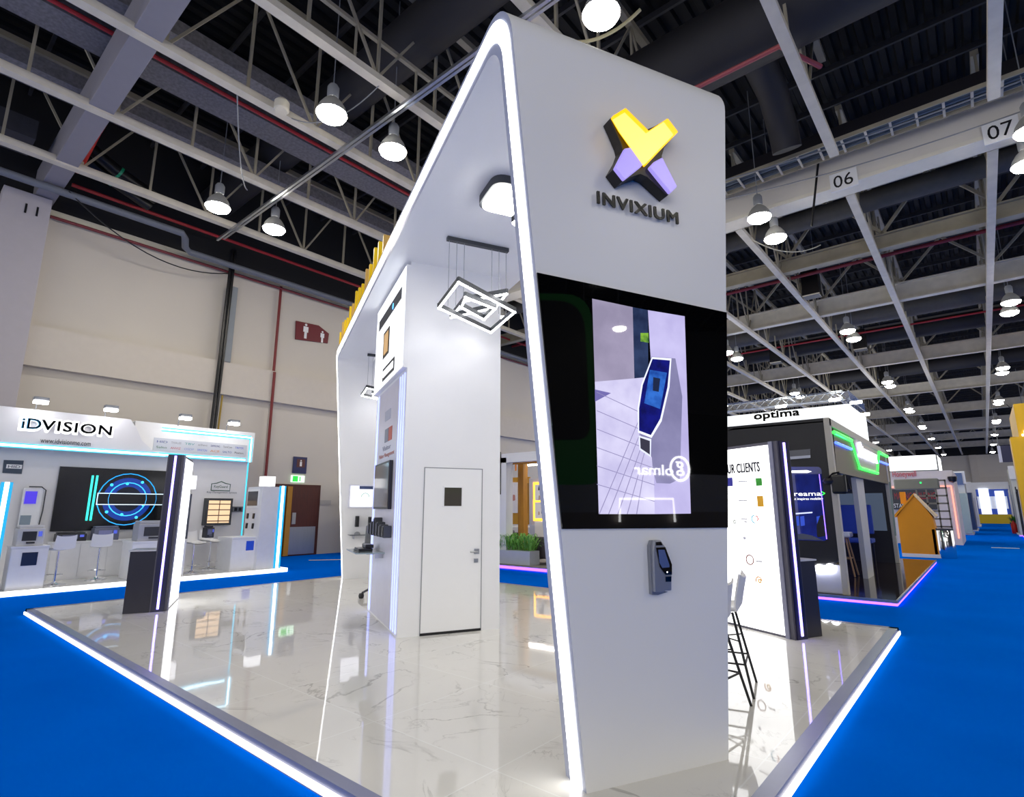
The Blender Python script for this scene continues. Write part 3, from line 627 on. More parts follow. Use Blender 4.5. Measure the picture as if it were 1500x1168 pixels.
t = thing('video_wall', W(AF-.02, 2.3, 1.53), 'large glossy black video wall on the front leg of the arch', 'screen')
scr = [W(AF-.012, bl(3.13)+.005, 3.13), W(AF-.012, br(3.10)-.005, 3.10), W(AF-.012, br(1.52)-.005, 1.52), W(AF-.012, bl(1.53)+.005, 1.53)]
MB().prism(scr, a_*.03).build('glass_face', glossblack, t)
P0 = [0]
def img(pts, mat, k, nm): # picture patches on the panel, in real wall coordinates found from the photo
    a = AF-.0135-.0006*k
    MB().face([pa(x, y, a) for x, y in pts]).build(nm, mat, t)
cs = lambda pts: [(780+x/2.78, 380+y/2.78) for x, y in pts]
def screen_mat(h, s, h2=None, sc=3, noise=.15):
    m = bpy.data.materials.new('screen_picture'); m.use_nodes = True; nt = m.node_tree; N = nt.nodes; L = nt.links; b = N['Principled BSDF']
    tc = N.new('ShaderNodeTexCoord'); nz = N.new('ShaderNodeTexNoise'); nz.inputs['Scale'].default_value = sc; nz.inputs['Detail'].default_value = 5
    mx = N.new('ShaderNodeMixRGB'); mx.inputs[1].default_value = lin(h); mx.inputs[2].default_value = lin(h2 or h); L.new(tc.outputs['Object'], nz.inputs['Vector'])
    r = N.new('ShaderNodeMapRange'); r.inputs['From Min'].default_value = .35; r.inputs['From Max'].default_value = .65; L.new(nz.outputs['Fac'], r.inputs['Value']); L.new(r.outputs[0], mx.inputs[0])
    b.inputs['Base Color'].default_value = (.005, .005, .005, 1); b.inputs['Roughness'].default_value = .02
    L.new(mx.outputs[0], b.inputs['Emission Color']); b.inputs['Emission Strength'].default_value = s
    return m
img(cs([(243,160),(408,195),(415,485),(254,499)]), screen_mat('#867f98', .8, '#9c94ae'), 0, 'picture_wall')
img(cs([(408,195),(470,207),(472,480),(415,485)]), screen_mat('#2c3a5c', .8, '#1a2440', 8), 0, 'picture_window')
img(cs([(440,300),(472,300),(474,340),(440,335)]), screen_mat('#7aa838', .8, '#2e5a2a', 25), 1, 'picture_foliage')
img(cs([(470,207),(620,232),(645,1036),(498,1038),(486,480)]), screen_mat('#a39cc8', .85, '#b6b0d8'), 0, 'picture_column')
img(cs([(254,499),(415,485),(486,478),(498,1038),(270,1038)]), screen_mat('#b2add0', .85, '#c6c2de', 5), 0, 'picture_floor')
img(cs([(254,530),(320,545),(255,580)]), screen_mat('#6a63a0', .8), 1, 'picture_shadow')
for k in range(6):
    y = 540+k*75
    img(cs([(262, y), (498, y+110-k*8), (498, y+113-k*8), (262, y+3)]), screen_mat('#8f89b4', .7), 1, 'picture_joint')
    if k < 5: img(cs([(270+k*38, 1038), (455, 600+k*62), (458, 600+k*62), (274+k*38, 1038)]), screen_mat('#958fb8', .7), 2, 'picture_joint')
# pictured reader
img(cs([(485,396),(582,404),(594,470),(610,560),(600,895),(560,914),(505,912),(490,860),(486,808),(430,700),(428,610),(440,540)]), screen_mat('#77749a', .75, '#8d8ab0'), 2, 'picture_reader_body')
img(cs([(487,398),(566,404),(558,520),(526,660),(485,728),(430,706),(428,608),(443,510)]), screen_mat('#d8dcf0', .9), 3, 'picture_reader_rim')
img(cs([(489,406),(560,412),(550,520),(520,650),(482,716),(434,698),(434,608),(449,512)]), screen_mat('#10146c', .9, '#0a0c48', 12), 4, 'picture_reader_face')
img(cs([(478,450),(548,462),(520,610),(455,586)]), screen_mat('#2c62b8', .9, '#173c88', 14), 5, 'picture_reader_screen')
img(cs([(492,480),(520,486),(514,540),(490,535)]), screen_mat('#1a2440', .8), 6, 'picture_face')
img(cs([(432,718),(484,732),(482,806),(436,776)]), screen_mat('#d8dcf0', .8), 3, 'picture_sensor_rim')
img(cs([(438,726),(478,740),(478,796),(440,770)]), screen_mat('#3a3848', .7), 4, 'picture_sensor')
# reader below the screen
t = thing('face_reader', W(AF-.05, 2.35, 1.1), 'silver angular face reader mounted below the video wall', 'card reader')
q8 = lambda pts, a: [pa(930+x/11.69, 780+y/11.69, a) for x, y in pts]
MB().prism(q8([(235,135),(345,128),(350,1000),(520,1010),(350,1065),(240,1060),(205,300),(205,225)], AF-.001), -a_*.03).build('back_plate', M('#8e9199', .3, .6), t, bevel=.003)
MB().prism(q8([(340,142),(445,138),(530,255),(632,560),(632,1000),(525,1000),(495,1035),(345,1030),(318,300),(330,200)], AF-.055), a_*.05).build('body', M('#9a9da6', .28, .6), t, bevel=.006)
MB().prism(q8([(362,262),(515,255),(628,550),(628,725),(525,728),(430,600)], AF-.056), -a_*.004).build('glass_face', glossblack, t)
MB().prism(q8([(400,300),(505,300),(590,560),(590,600),(470,610),(420,520)], AF-.0605), -a_*.001).build('screen', E('#2c3a66', .6), t)
MB().disc(pa(930+555/11.69, 780+683/11.69, AF-.0615), .005, -a_, 12).build('home_dot', E('#ffffff', 1.5), t)
MB().prism(q8([(362,168),(445,165),(472,222),(362,226)], AF-.056), -a_*.003).build('camera_window', glossblack, t)
MB().prism(q8([(525,760),(622,755),(618,845),(527,848)], AF-.056), -a_*.003).build('card_window', glossblack, t)

# ================================================================ LIGHT TOTEMS
def totem(a0, bs, dirb, lab, lit_len, cab):
    t = thing('light_totem', W(a0+.3, bs, .1), lab, 'totem')
    s = dirb            # direction from lit face toward the back
    T = 2.5
    MB().abox(a0, a0+lit_len, bs, bs+s*.22, .1, T).build('core', M('#54525f', .45), t)
    MB().abox(a0-.012, a0, bs+s*.03, bs+s*.20, .1, T).build('dark_face', M('#15143a', .3), t)
    MB().abox(a0-.022, a0-.012, bs+s*.095, bs+s*.125, .14, T-.02).build('led_line', E('#8c7cff', 5.5), t)
    MB().abox(a0+.12, a0+lit_len-.02, bs-s*.012, bs, .13, T-.04).build('lit_panel', E('#ffffff', 1.6), t)
    MB().abox(a0+.06, a0+.12, bs-s*.02, bs, .1, T).build('edge_frame', M('#8f90a8', .3, .5), t)
    if cab:
        MB().abox(a0+cab[0], a0+.55+cab[0], bs+s*.22, bs+s*cab[1], .1, 1.0).build('side_cabinet', M('#1d1b2c', .4), t, bevel=.005)
        MB().abox(a0-.01+cab[0], a0+.57+cab[0], bs+s*.22, bs+s*(cab[1]+.02), 1.0, 1.02).build('cabinet_top', M('#c8c8d0', .3), t)
    return t
t = totem(10.30, -1.23, -1, 'lit white totem with violet edge line at the left of the platform', 1.28, (0, .56))
for k in range(5): text('faint_print', ('OUR', 'WORK', '...', 'o o', 'oo')[k], W(11.2, -1.217, 2.2-.33*k), -a_, z_, .3, .09, M('#c8c8d4', .5), t, .002)
t = totem(5.03, 5.95, 1, 'lit white clients totem with violet edge line right of the arch', 1.9, (0.02, .50))
pB = lambda x, y: pb(x, y, 5.936)
O = pB(1010, 696)
text('heading', 'OUR CLIENTS', W(5.96, 5.937, 2.125), -a_, z_, .64, .125, M('#26263a', .5), t, .006, .0, 1.05, bold=.006)
def blot(x, y, r, h, n=6):
    c = pB(x, y); MB().disc(c, r, -b_, n).build('client_logo', M(h, .5), t)
c60 = lambda x, y: (1060+x/3.77, 640+y/3.77)
for x, y, w_, h_, h in ((195,250,.1,.1,'#3fae3c'), (203,357,.1,.14,'#f0b22c'), (35,250,.1,.12,'#3a38a8')):
    c = pB(*c60(x, y)); MB().prism([c-a_*-w_/2-z_*h_/2, c+a_*-w_/2-z_*h_/2, c+a_*-w_/2+z_*h_/2, c-a_*-w_/2+z_*h_/2], -b_*.002).build('client_logo', M(h, .5), t)
def ring(x, y, r, h, w_=.008, a0=0, a1=24):
    c = pB(*c60(x, y)); MB().tube([c+(-a_*math.cos(q*.2618)+z_*math.sin(q*.2618))*r for q in range(a0, a1+1)], w_, 5).build('client_logo', M(h, .5), t)
ring(172, 455, .05, '#6fc0e0', a0=6, a1=18); ring(180, 452, .03, '#d84040', a0=-4, a1=6); ring(145, 680, .06, '#7a2a20'); ring(195, 795, .045, '#e0a060', a0=0, a1=14); ring(200, 797, .02, '#e8b020')
for y, l in ((250, .3), (357, .3), (460, .2), (695, .2), (475, .1)):
    p = pB(*c60(130 if y != 695 else 215, y)); MB().prism([p, p-a_*-l*.5, p-a_*-l*.5+z_*.02, p+z_*.02], -b_*.002).build('faint_caption', M('#dfe0e8', .5), t)
ring(62, 470, .02, '#b0b8b0'); ring(116, 560, .012, '#8a8aa0')

# bar stools behind the arch leg
def stool4(c, rot, lab, face):
    t = thing('bar_stool', c, lab, 'stool', None)
    c = V(c)
    sh = MB()
    # shell seat with low back
    rows_ = []
    for i in range(9):
        u = i/8; row = []
        for k in range(9):
            v = (k/8-.5)*2
            r = .22
            if u < .55: x = -.2+u/.55*.38; zz = .66+.015*v*v
            else: q = (u-.55)/.45; x = .18+.06*q; zz = .66+.30*q**.8
            wdt = .21*(1-.25*max(0, u-.6))
            zz += .03*abs(v)**3
            x -= .04*v*v if u > .5 else 0
            row.append((x, v*wdt, zz))
        rows_.append(row)
    R = Matrix.Rotation(rot, 3, 'Z')
    vs = [c+R @ V(p) for r_ in rows_ for p in r_]
    vs2 = [v-z_*.015 - (R @ V((-.012, 0, 0))) for v in vs]
    n = len(vs); fs = []
    for i in range(8):
        for k in range(8): q = i*9+k; fs.append((q, q+1, q+10, q+9)); fs.append((q+n, q+9+n, q+10+n, q+1+n))
    sh.add(vs+vs2, fs)
    rim_ = [(k) for k in range(9)]+[i*9+8 for i in range(1, 9)]+[72+k for k in range(7, -1, -1)]+[i*9 for i in range(7, 0, -1)]
    sh.add(vs+vs2, [(rim_[i], rim_[i]+n, rim_[(i+1) % len(rim_)]+n, rim_[(i+1) % len(rim_)]) for i in range(len(rim_))])
    sh.build('seat_shell', M('#e9e8e6', .4), t, True)
    tops = [c+R @ V((sx*.12, sy*.12, .65)) for sx, sy in ((1,1),(1,-1),(-1,-1),(-1,1))]
    feet = [c+R @ V((sx*.25, sy*.25, .0)) for sx, sy in ((1,1),(1,-1),(-1,-1),(-1,1))]
    for p, q in zip(tops, feet): MB().tube([p, q], [.012, .011], 8).build('leg', matt, t, True)
    mb = MB()
    for i in range(4):
        for s in (.62,): mb.tube([tops[i].lerp(feet[i], s), tops[(i+1) % 4].lerp(feet[(i+1) % 4], s)], .008, 6)
        mb.tube([tops[i].lerp(feet[i], .35), tops[(i+2) % 4].lerp(feet[(i+2) % 4], .35)], .006, 6)
    mb.build('foot_rail', matt, t, True)
    return t
f1 = V((-1.79, 5.56, .1)); f2 = V((-1.63, 4.89, .1))
r1 = AA+math.pi/2
d1 = Matrix.Rotation(.25, 3, 'Z') @ V((.25, .25, 0))
stool4(f1-d1, .25, 'white shell bar stool with black legs farther behind the front arch leg', 0)
d2 = Matrix.Rotation(-.1, 3, 'Z') @ V((.25, .25, 0))
stool4(f2-d2, -.1, 'bar stool nearer the front arch leg, only black legs showing', 0)
# ================================================================ LEFT BOOTH (against the left wall)
XB = -16.2
q7 = lambda x, y: (x/3.892, 580+y/3.893)
q8b = lambda x, y: (220+x/3.893, 580+y/3.893)
bw = M('#e4e3e6', .45, noise=.02)
t = thing('exhibition_booth', (-15.5, 3.5, 0), 'white booth against the left wall with cyan-edged header and video wall', 'booth')
MB().box(-16.4, -14.4, -1, 7.72, 0.0, .1).build('booth_floor', M('#d9d9d6', .15), t)
MB().box(-14.4, -14.36, -1, 7.76, .005, .1).box(-16.4, -14.36, 7.72, 7.76, .005, .1).build('floor_led', E('#ffffff', 1.6), t)
MB().box(-16.35, XB, -1, 7.3, .1, 3.8).build('back_wall', bw, t)
MB().box(-16.35, -15.95, 4.3, 7.3, 2.95, 3.8).build('header', M('#ecebea', .45), t)
# curved front header panel
pr = [(-15.8, -1, 2.95), (-15.8, 5.0, 2.95), (-15.8, 4.75, 3.05), (-15.8, 4.45, 3.3), (-15.8, 4.3, 3.6), (-15.8, 4.15, 3.8), (-15.8, -1, 3.8)]
MB().prism(pr, (-.15, 0, 0)).build('front_header', bw, t)
cy_ = E('#35c4ee', 1.0); cw = E('#dff6ff', 2.6)
def neon(pts, nm='cyan_edge', r=.035, par=None):
    mb = MB()
    for i in range(len(pts)-1): mb.bar(pts[i], pts[i+1], .012, r*2.0, X1.cross(V(pts[i+1])-V(pts[i])) if False else z_)
    return mb
mb = MB(); mb.box(-15.79, -15.78, -1, 5.0, 2.93, 3.03); mb.m = 1; mb.box(-15.78, -15.77, -1, 5.0, 2.955, 3.005); mb.build('cyan_edge', [cy_, cw], t)
mb = MB()
for (y0, y1, z0, z1) in ((4.9, 7.2, 3.60, 3.70), (7.16, 7.26, 2.95, 3.64), (4.9, 7.1, 2.95, 3.05)): mb.box(-15.95, -15.94, y0, y1, z0, z1)
mb.m = 1
for (y0, y1, z0, z1) in ((4.9, 7.2, 3.63, 3.67), (7.19, 7.23, 2.95, 3.64), (4.9, 7.08, 2.98, 3.02)): mb.box(-15.94, -15.93, y0, y1, z0, z1)
mb.build('cyan_edge', [cy_, cw], t)
MB().box(XB, XB+.01, 7.28, 7.31, .1, 2.95).build('edge_line', cy_, t)
MB().box(-15.95, -15.935, 4.75, 7.1, 3.1, 3.42).build('logo_band', M('#c9ccd4', .4), t)
cols_ = ['#3a4a8a', '#8a8d94', '#4a9a9a', '#8a8d94', '#2f3a7a', '#6a6a6a', '#3a5ac0', '#2f6a4a', '#c04a5a', '#8a9ad0', '#5a7ad0', '#d0822a', '#2a5aa0', '#3a3a3a']
nm_ = ['HID', 'THALES', 'TBV', 'allec', 'SAMSUNG', 'TeraCom', 'TRITEK', 'Salto', 'ANVIZ', 'OSDP', 'SWATON', 'ACE', 'SALTO', 'Paxton']
for k in range(14):
    c = k % 7; r_ = k//7
    text('partner_name', nm_[k], (-15.934, 4.82+c*.325, 3.30-r_*.14), Y1, z_, .24, .055, M(cols_[k], .5), t, .002)
p0 = pX(*q7(118, 190), -15.76); p1 = pX(*q7(228, 190), -15.76); p2 = pX(*q7(630, 210), -15.76); hh = pX(*q7(250, 135), -15.76).z-pX(*q7(250, 192), -15.76).z
text('halo', 'iD', (-15.797, p0.y-.05, p0.z-.03), Y1, z_, p1.y-p0.y+.1, hh+.1, E('#ffffff', 1.3), t, .004, .07)
text('halo', 'VISION', (-15.797, p1.y-.04, p0.z-.03), Y1, z_, p2.y-p1.y+.1, hh+.1, E('#ffffff', 1.3), t, .004, .07, 1.1)
text('name_lettering', 'iD', (-15.77, p0.y, p0.z+.02), Y1, z_, p1.y-p0.y, hh, M('#3f9fd0', .4), t, .02, bold=.012)
text('name_lettering', 'VISION', (-15.77, p1.y+.01, p0.z+.02), Y1, z_, p2.y-p1.y, hh, M('#2c3238', .4), t, .02, 0, 1.1, bold=.012)
p3 = pX(59, 646, -15.79); p4 = pX(133, 650, -15.79)
text('web_address', 'www.idvisionme.com', (-15.79, p3.y, p3.z-.04), Y1, z_, p4.y-p3.y, .11, dgrey, t, .004)
text('guard_lettering', 'KeyGuard', (XB+.002, 6.42, 2.19), Y1, z_, .36, .09, M('#2f5a4a', .4), t, .004)
c = [(XB+.004, 6.6+dy, 2.235+dz) for dy, dz in ((-.25, -.1), (.25, -.1), (.25, .08), (.12, .1), (0, .15), (-.12, .1), (-.25, .08), (-.25, -.1))]
MB().tube(c, .012, 5).build('guard_badge', M('#2f5a4a', .4), t)
text('caption', 'Key Management System', (XB+.002, 6.25, 2.05), Y1, z_, .8, .06, grey, t, .004)
# video wall
t = thing('video_wall', (XB+.03, 4.4, 1.15), 'black video wall with teal bars and blue rings in the left booth', 'screen')
MB().box(XB+.0, XB+.05, 3.0, 5.82, 1.14, 2.6).build('panel', M('#121317', .25), t)
for x0, x1 in (((530, 455), (492, 712)), ((556, 455), (515, 712))):
    MB().tube([pX(*q7(*x0), XB+.056), pX(*q7(*x1), XB+.056)], .022, 8).build('teal_bar', E('#2fe0c8', 1.5), t)
cc = pX(*q7(727, 590), XB+.055)
MB().disc(cc, .52, X1, 36).build('blue_glow', E('#0c3a9a', .55), t)
cc2 = cc+X1*.004
for r_, h_ in ((.62, '#1f8ad0'), (.40, '#3ab0ff')):
    MB().tube([cc2+(Y1*math.cos(k*.2618)+z_*math.sin(k*.2618))*r_ for k in range(25)], .012, 5, False).build('ring', E(h_, 1.2), t)
MB().disc(cc2+X1*.002, .30, X1, 30).build('dark_core', M('#0a1830', .4), t)
for k in range(9):
    q = k*.7+.3; MB().disc(cc2+X1*.004+(Y1*math.cos(q)+z_*math.sin(q))*(.5 if k % 2 else .38), .035, X1, 10).build('node_dot', E('#35b8ff', 1.4), t)
mb = MB(); mb.box(XB+.064, XB+.068, cc.y-.62, cc.y+1.0, cc.z-.13, cc.z+.13); mb.m = 1
for z0 in (cc.z-.14, cc.z+.125): mb.box(XB+.068, XB+.07, cc.y-.63, cc.y+1.0, z0, z0+.018)
mb.box(XB+.068, XB+.07, cc.y-.63, cc.y-.612, cc.z-.14, cc.z+.14)
mb.build('framed_strip', [M('#16181d', .4), E('#cfe8ff', 1.0)], t)
# counters and machines
def cabinet(x0, x1, y0, y1, z1, lab, n=3, nm='display_counter'):
    t = thing(nm, ((x0+x1)/2, (y0+y1)/2, .1), lab, 'counter')
    MB().box(x0, x1, y0, y1, .1, z1-.03).build('body', M('#e9e9ec', .35), t)
    MB().box(x0-.01, x1+.02, y0-.01, y1+.01, z1-.03, z1).build('top', white, t)
    for k in range(n):
        w_ = (y1-y0)/n
        MB().box(x1, x1+.012, y0+k*w_+.01, y0+(k+1)*w_-.01, .14, z1-.06).build('door', M('#efeff2', .35), t)
    return t
cabinet(-16.15, -15.8, 3.0, 5.6, .92, 'long white low counter under the black video wall', 5)
t = cabinet(-14.95, -14.5, 2.15, 2.72, .92, 'short white counter at the left end of the left booth', 1)
MB().box(-14.485, -14.48, 2.32, 2.56, .55, .8).build('info_sign', M('#1a2c50', .3), t)
t = cabinet(-15.3, -14.6, 4.2, 5.3, .92, 'white counter behind the lit totem in the left booth', 2)
t = cabinet(-15.6, -14.75, 6.42, 7.1, .92, 'white counter at the right end of the left booth', 1)
MB().box(-14.74, -14.735, 6.78, 6.98, .58, .82).build('info_sign', E('#1c3fb0', .5), t)
def printer(x, y, z, w_, d, h, lab, m1, m2):
    t = thing('card_printer', (x, y, z), lab, 'printer')
    MB().box(x-d/2, x+d/2, y-w_/2, y+w_/2, z, z+h*.85).build('housing', m1, t, bevel=.015)
    MB().box(x-d/2+.02, x+d/2-.04, y-w_/2+.02, y+w_/2-.02, z+h*.85, z+h).build('lid', m1, t, bevel=.015)
    MB().box(x+d/2, x+d/2+.008, y-w_*.32, y+w_*.2, z+h*.25, z+h*.7).build('front_panel', m2, t)
    MB().box(x+d/2, x+d/2+.05, y-w_*.15, y+w_*.15, z+h*.12, z+h*.2).build('card_slot', m2, t)
    MB().box(x+d/2, x+d/2+.01, y+w_*.26, y+w_*.4, z+h*.45, z+h*.7).build('keypad', E('#5a6ae0', .5), t)
pw = M('#c9cacf', .4); pd = M('#2c2e38', .4); pg_ = M('#6c7088', .4)
printer(-14.75, 2.42, .92, .42, .4, .4, 'light grey card printer on the short left counter', pw, pd)
printer(-15.98, 3.35, .92, .55, .28, .2, 'black flat card printer at the left end of the long counter', pd, pg_)
printer(-15.98, 4.0, .92, .5, .28, .32, 'grey-violet card printer on the long counter by the black one', pg_, M('#8a8fc0', .4))
printer(-15.98, 4.75, .92, .22, .28, .24, 'small dark card printer on the long counter under the rings', pd, pg_)
printer(-14.85, 4.6, .92, .62, .4, .45, 'large pale-framed card printer beside the lit totem', M('#a9abb6', .4), pd)
printer(-15.2, 6.0, .92, .2, .25, .3, 'narrow black device right of the lit totem', pd, pg_)
def tower(x, y0, y1, z1, lab, mirror=1):
    t = thing('display_tower', (x, (y0+y1)/2, .1), lab, 'display stand')
    MB().box(x-(.5 if y0 < 5 else .85), x, y0, y1, .1, z1).build('column', M('#dfe0e6', .4), t)
    ye = y1 if mirror > 0 else y1
    MB().box(x, x+.02, y1-.18, y1, .1, z1+.03).build('cyan_edge', E('#1fa0d4', .8), t)
    MB().box(x+.02, x+.03, y1-.125, y1-.055, .1, z1+.03).build('led_line', E('#f2fbff', 3), t)
    return t
t = tower(-14.45, 1.3, 2.0, 2.12, 'white display tower with cyan edge at the far left of the frame')
MB().box(-14.45, -14.44, 1.35, 1.75, .9, 1.85).build('screen', dgrey, t)
t = tower(-14.6, 7.02, 7.66, 2.22, 'white display tower with cyan edge at the right end of the left booth')
MB().obox((-15.42, 7.01, 1.66), (.66, 0, 0), (0, .01, 0), (0, 0, .5)).build('screen_frame', white, t)
MB().obox((-15.38, 7.0, 1.72), (.56, 0, 0), (0, .01, 0), (0, 0, .38)).build('screen', M('#4a4a4e', .2), t)
for k, (dx, dz) in enumerate(((-1.25, 1.38), (-.9, 1.38), (-1.25, 1.12), (-.9, 1.12))):
    MB().obox((-14.1+dx, 6.99, dz), (.07, 0, 0), (0, .03, 0), (.02, 0, .14)).build('gadget', black, t)
MB().box(-15.0, -14.7, 7.1, 7.4, 2.24, 2.5).build('lit_cube', E('#fbfbff', .95), t)
t = thing('display_tower', (-15, 5.3, .1), 'small tower with tablet and lit cube just left of the lit totem', 'display stand')
MB().box(-15.3, -15.0, 5.15, 5.45, .92, 2.0).build('column', M('#4a4f5c', .4), t)
MB().box(-15.0, -14.98, 4.92, 5.4, 1.45, 2.0).build('tablet_frame', white, t)
MB().box(-14.98, -14.975, 4.96, 5.36, 1.49, 1.96).build('tablet_screen', M('#0d1a20', .2), t)
MB().bar((-14.97, 5.25, 1.5), (-14.97, 5.3, 1.95), .02, .02).build('teal_line', E('#2fe0c8', 1.2), t)
MB().box(-15.2, -14.95, 5.2, 5.5, 2.12, 2.45).build('lit_cube', E('#fbfbff', .95), t)
MB().box(-15.12, -15.08, 5.3, 5.34, 2.0, 2.12).build('cube_stem', grey, t)
t = thing('wall_poster', (XB+.02, 2.3, 2.3), 'dark blue-grey square sign reading HID on the left booth wall', 'sign')
p = [pX(*q7(*v), XB+.02) for v in ((22, 366), (136, 370), (124, 446), (14, 440))]
MB().prism(p, (-.015, 0, 0)).build('panel', M('#3c4a5c', .4), t)
pp = p[0].lerp(p[1], .18).lerp(p[3].lerp(p[2], .18), .6); MB().box(XB+.021, XB+.025, pp.y-.01, pp.y+.25, pp.z-.01, pp.z+.08).build('name_plate', white, t)
text('lettering', 'HID', (XB+.026, pp.y+.02, pp.z+.005), Y1, z_, .2, .055, M('#2a3350', .4), t, .003)
t = thing('device_stand', (-15.6, 2.8, .9), 'white stand with tilted violet-lit tablet left of the video wall', 'display stand')
MB().box(-16.15, -16.1, 2.42, 2.78, 1.05, 2.1).build('back_panel', M('#eceef4', .4), t, bevel=.04)
MB().box(-16.1, -16.08, 2.46, 2.66, 1.75, 2.02).build('tablet', E('#4a3ad0', .7), t)
MB().box(-16.1, -16.08, 2.44, 2.62, 1.2, 1.5).build('screen', M('#8a9aa8', .3), t)
MB().tube([(-16.08, 2.76, 1.1), (-16.08, 2.8, 1.6), (-16.08, 2.8, 2.05), (-16.08, 2.72, 2.12), (-16.08, 2.5, 2.12)], .012, 6).build('cable_guard', dgrey, t)
t = thing('key_cabinet', (XB+.1, 6.55, 1.2), 'wall-hung key cabinet with black frame and amber-lit shelves', 'cabinet')
MB().box(XB, XB+.16, 6.2, 6.9, 1.2, 1.92).build('frame', dgrey, t)
MB().box(XB+.16, XB+.165, 6.27, 6.84, 1.26, 1.86).build('lit_interior', E('#e8c39a', .8), t)
for k in range(4): MB().box(XB+.165, XB+.172, 6.27, 6.84, 1.3+k*.15, 1.325+k*.15).build('key_rail', M('#5a4a48', .4), t)
MB().box(XB+.165, XB+.172, 6.54, 6.56, 1.26, 1.86).build('divider', M('#8a6a5a', .4), t)
t = thing('key_terminal', (XB+.05, 7.1, 1.55), 'small grey terminal on the wall right of the key cabinet', 'terminal')
MB().box(XB, XB+.06, 6.96, 7.24, 1.55, 1.7).build('body', M('#6a6f78', .4), t)
MB().box(XB+.06, XB+.064, 7.0, 7.08, 1.58, 1.67).box(XB+.06, XB+.064, 7.12, 7.2, 1.58, 1.67).build('display', black, t)
# swivel stools
def swivel():
    t = thing('swivel_stool', (0, 0, .1), '', 'stool', 'white swivel stools in the left booth')
    MB().lathe((0,0,.1), [(0, 0), (.2, 0), (.2, .012), (.06, .04), (.03, .07), (0, .07)], 24).build('base', chrome, t, True)
    MB().tube([(0,0,.15), (0,0,.78)], .022, 10).build('post', chrome, t, True)
    MB().tube([(.02*0, 0, .3)]+[(.16*math.cos(q*.5-1.6)+.06, .16*math.sin(q*.5-1.6), .3) for q in range(7)], .009, 6).build('foot_ring', chrome, t)
    vs = []; n = 9
    for i in range(n):
        u = i/(n-1)
        for k in range(n):
            v = (k/(n-1)-.5)*2
            x = .2-u*.36 if u < .6 else -.016-.03-(u-.6)*.28-.06
            if u < .6: zz = .80+.01*v*v
            else: zz = .80+((u-.6)/.4)**.8*.28
            vs.append(V((x if u < .6 else -.19-(u-.6)*.1, v*.2*(1-.2*max(0, u-.6)), zz+.03*abs(v)**3)))
    m_ = len(vs); vs += [v-V((0,0,.018)) for v in vs]; fs = []
    for i in range(n-1):
        for k in range(n-1): q = i*n+k; fs += [(q, q+1, q+n+1, q+n), (q+m_, q+n+m_, q+n+1+m_, q+1+m_)]
    MB().add(vs, fs).build('seat_shell', white, t, True)
    return t
S0 = swivel()
for k, (x, y, rz, lab) in enumerate(((-14.83, 2.95, 3.4, 'white swivel stool nearest the left edge of the photo'), (-15.2, 3.75, 3.0, 'white swivel stool before the teal bars of the video wall'), (-15.0, 5.62, 0.2, 'white swivel stool partly behind the lit totem'), (-15.6, 6.25, .3, 'white swivel stool in front of the key cabinet'))):
    if k == 0: S0.location = (x, y, .1); S0.rotation_euler = (0, 0, rz); S0['label'] = lab
    else: dup(S0, (x, y, .1), lab, rz=rz)
def flood():
    t = thing('flood_light', (0, 0, 3.85), '', 'lamp', 'floodlights on the left booth header')
    MB().box(.30, .48, -.13, .13, 3.98, 4.06).build('housing', grey, t, bevel=.01)
    MB().box(.32, .49, -.12, .12, 3.92, 3.98).build('lit_face', E('#ffffff', 16), t)
    MB().tube([(-.05, 0, 3.8), (-.03, 0, 3.99), (.32, 0, 4.02)], .012, 6).build('bracket', grey, t)
    return t
F0 = flood()
for k, (px_, py_) in enumerate(((54, 600), (156, 610), (264, 623), (335, 629))):
    p = pX(px_, py_, -15.75); lab = 'glowing floodlight on the left booth header, %s from the left' % ordn[k]
    loc = (-15.85, p.y, 3.82)
    if k == 0: F0.location = loc; F0['label'] = lab
    else: dup(F0, loc, lab)

# ================================================================ BUS-SHAPED BOOTH ON THE RIGHT
YF, XS = 12.0, -2.1
q3 = lambda x, y: (1190+x/4.173, 600+y/4.171)
t = thing('bus_booth', (-3.1, 16, 0), 'black and beige bus-shaped booth with green neon lines on the right', 'booth')
blk = M('#0f0f17', .5, noise=.05); beige = M('#b9b4a8', .45)
MB().box(-6.0, -1.38, 11.85, 21.8, .0, .09).build('booth_floor', M('#2b211d', .08), t)
MB().box(-6.0, -1.36, 11.83, 11.85, .005, .05).box(-1.38, -1.36, 11.85, 21.8, .005, .05).build('violet_led', E('#7a4cff', 3.2), t)
MB().box(-6.0, -1.36, 11.82, 11.85, .05, .1).box(-1.38, -1.35, 11.85, 21.8, .05, .1).build('floor_profile', alu, t)
# front: rounded slab
prof = rpoly([(-4.2, YF, .45), (-4.2, YF, 3.38), (XS-.02, YF, 3.36), (XS-.02, YF, .62)], [0, .35, .12, .3], 8)
MB().prism(prof, (0, .25, 0)).build('front_wall', blk, t, bevel=.04)
MB().box(-4.2, -2.12, YF+.02, YF+.27, .09, .62).build('white_bumper', M('#c6c8da', .3), t, bevel=.03)
MB().box(-4.2, XS-.02, YF, 20, 3.3, 3.38).build('roof_panel', blk, t)
MB().box(-4.25, -4.15, YF+.25, 20, .09, 3.3).build('far_wall', M('#1c2334', .5), t)
MB().box(-4.2, XS-.02, 19.9, 20, .09, 3.3).build('end_wall', M('#14151c', .4), t)
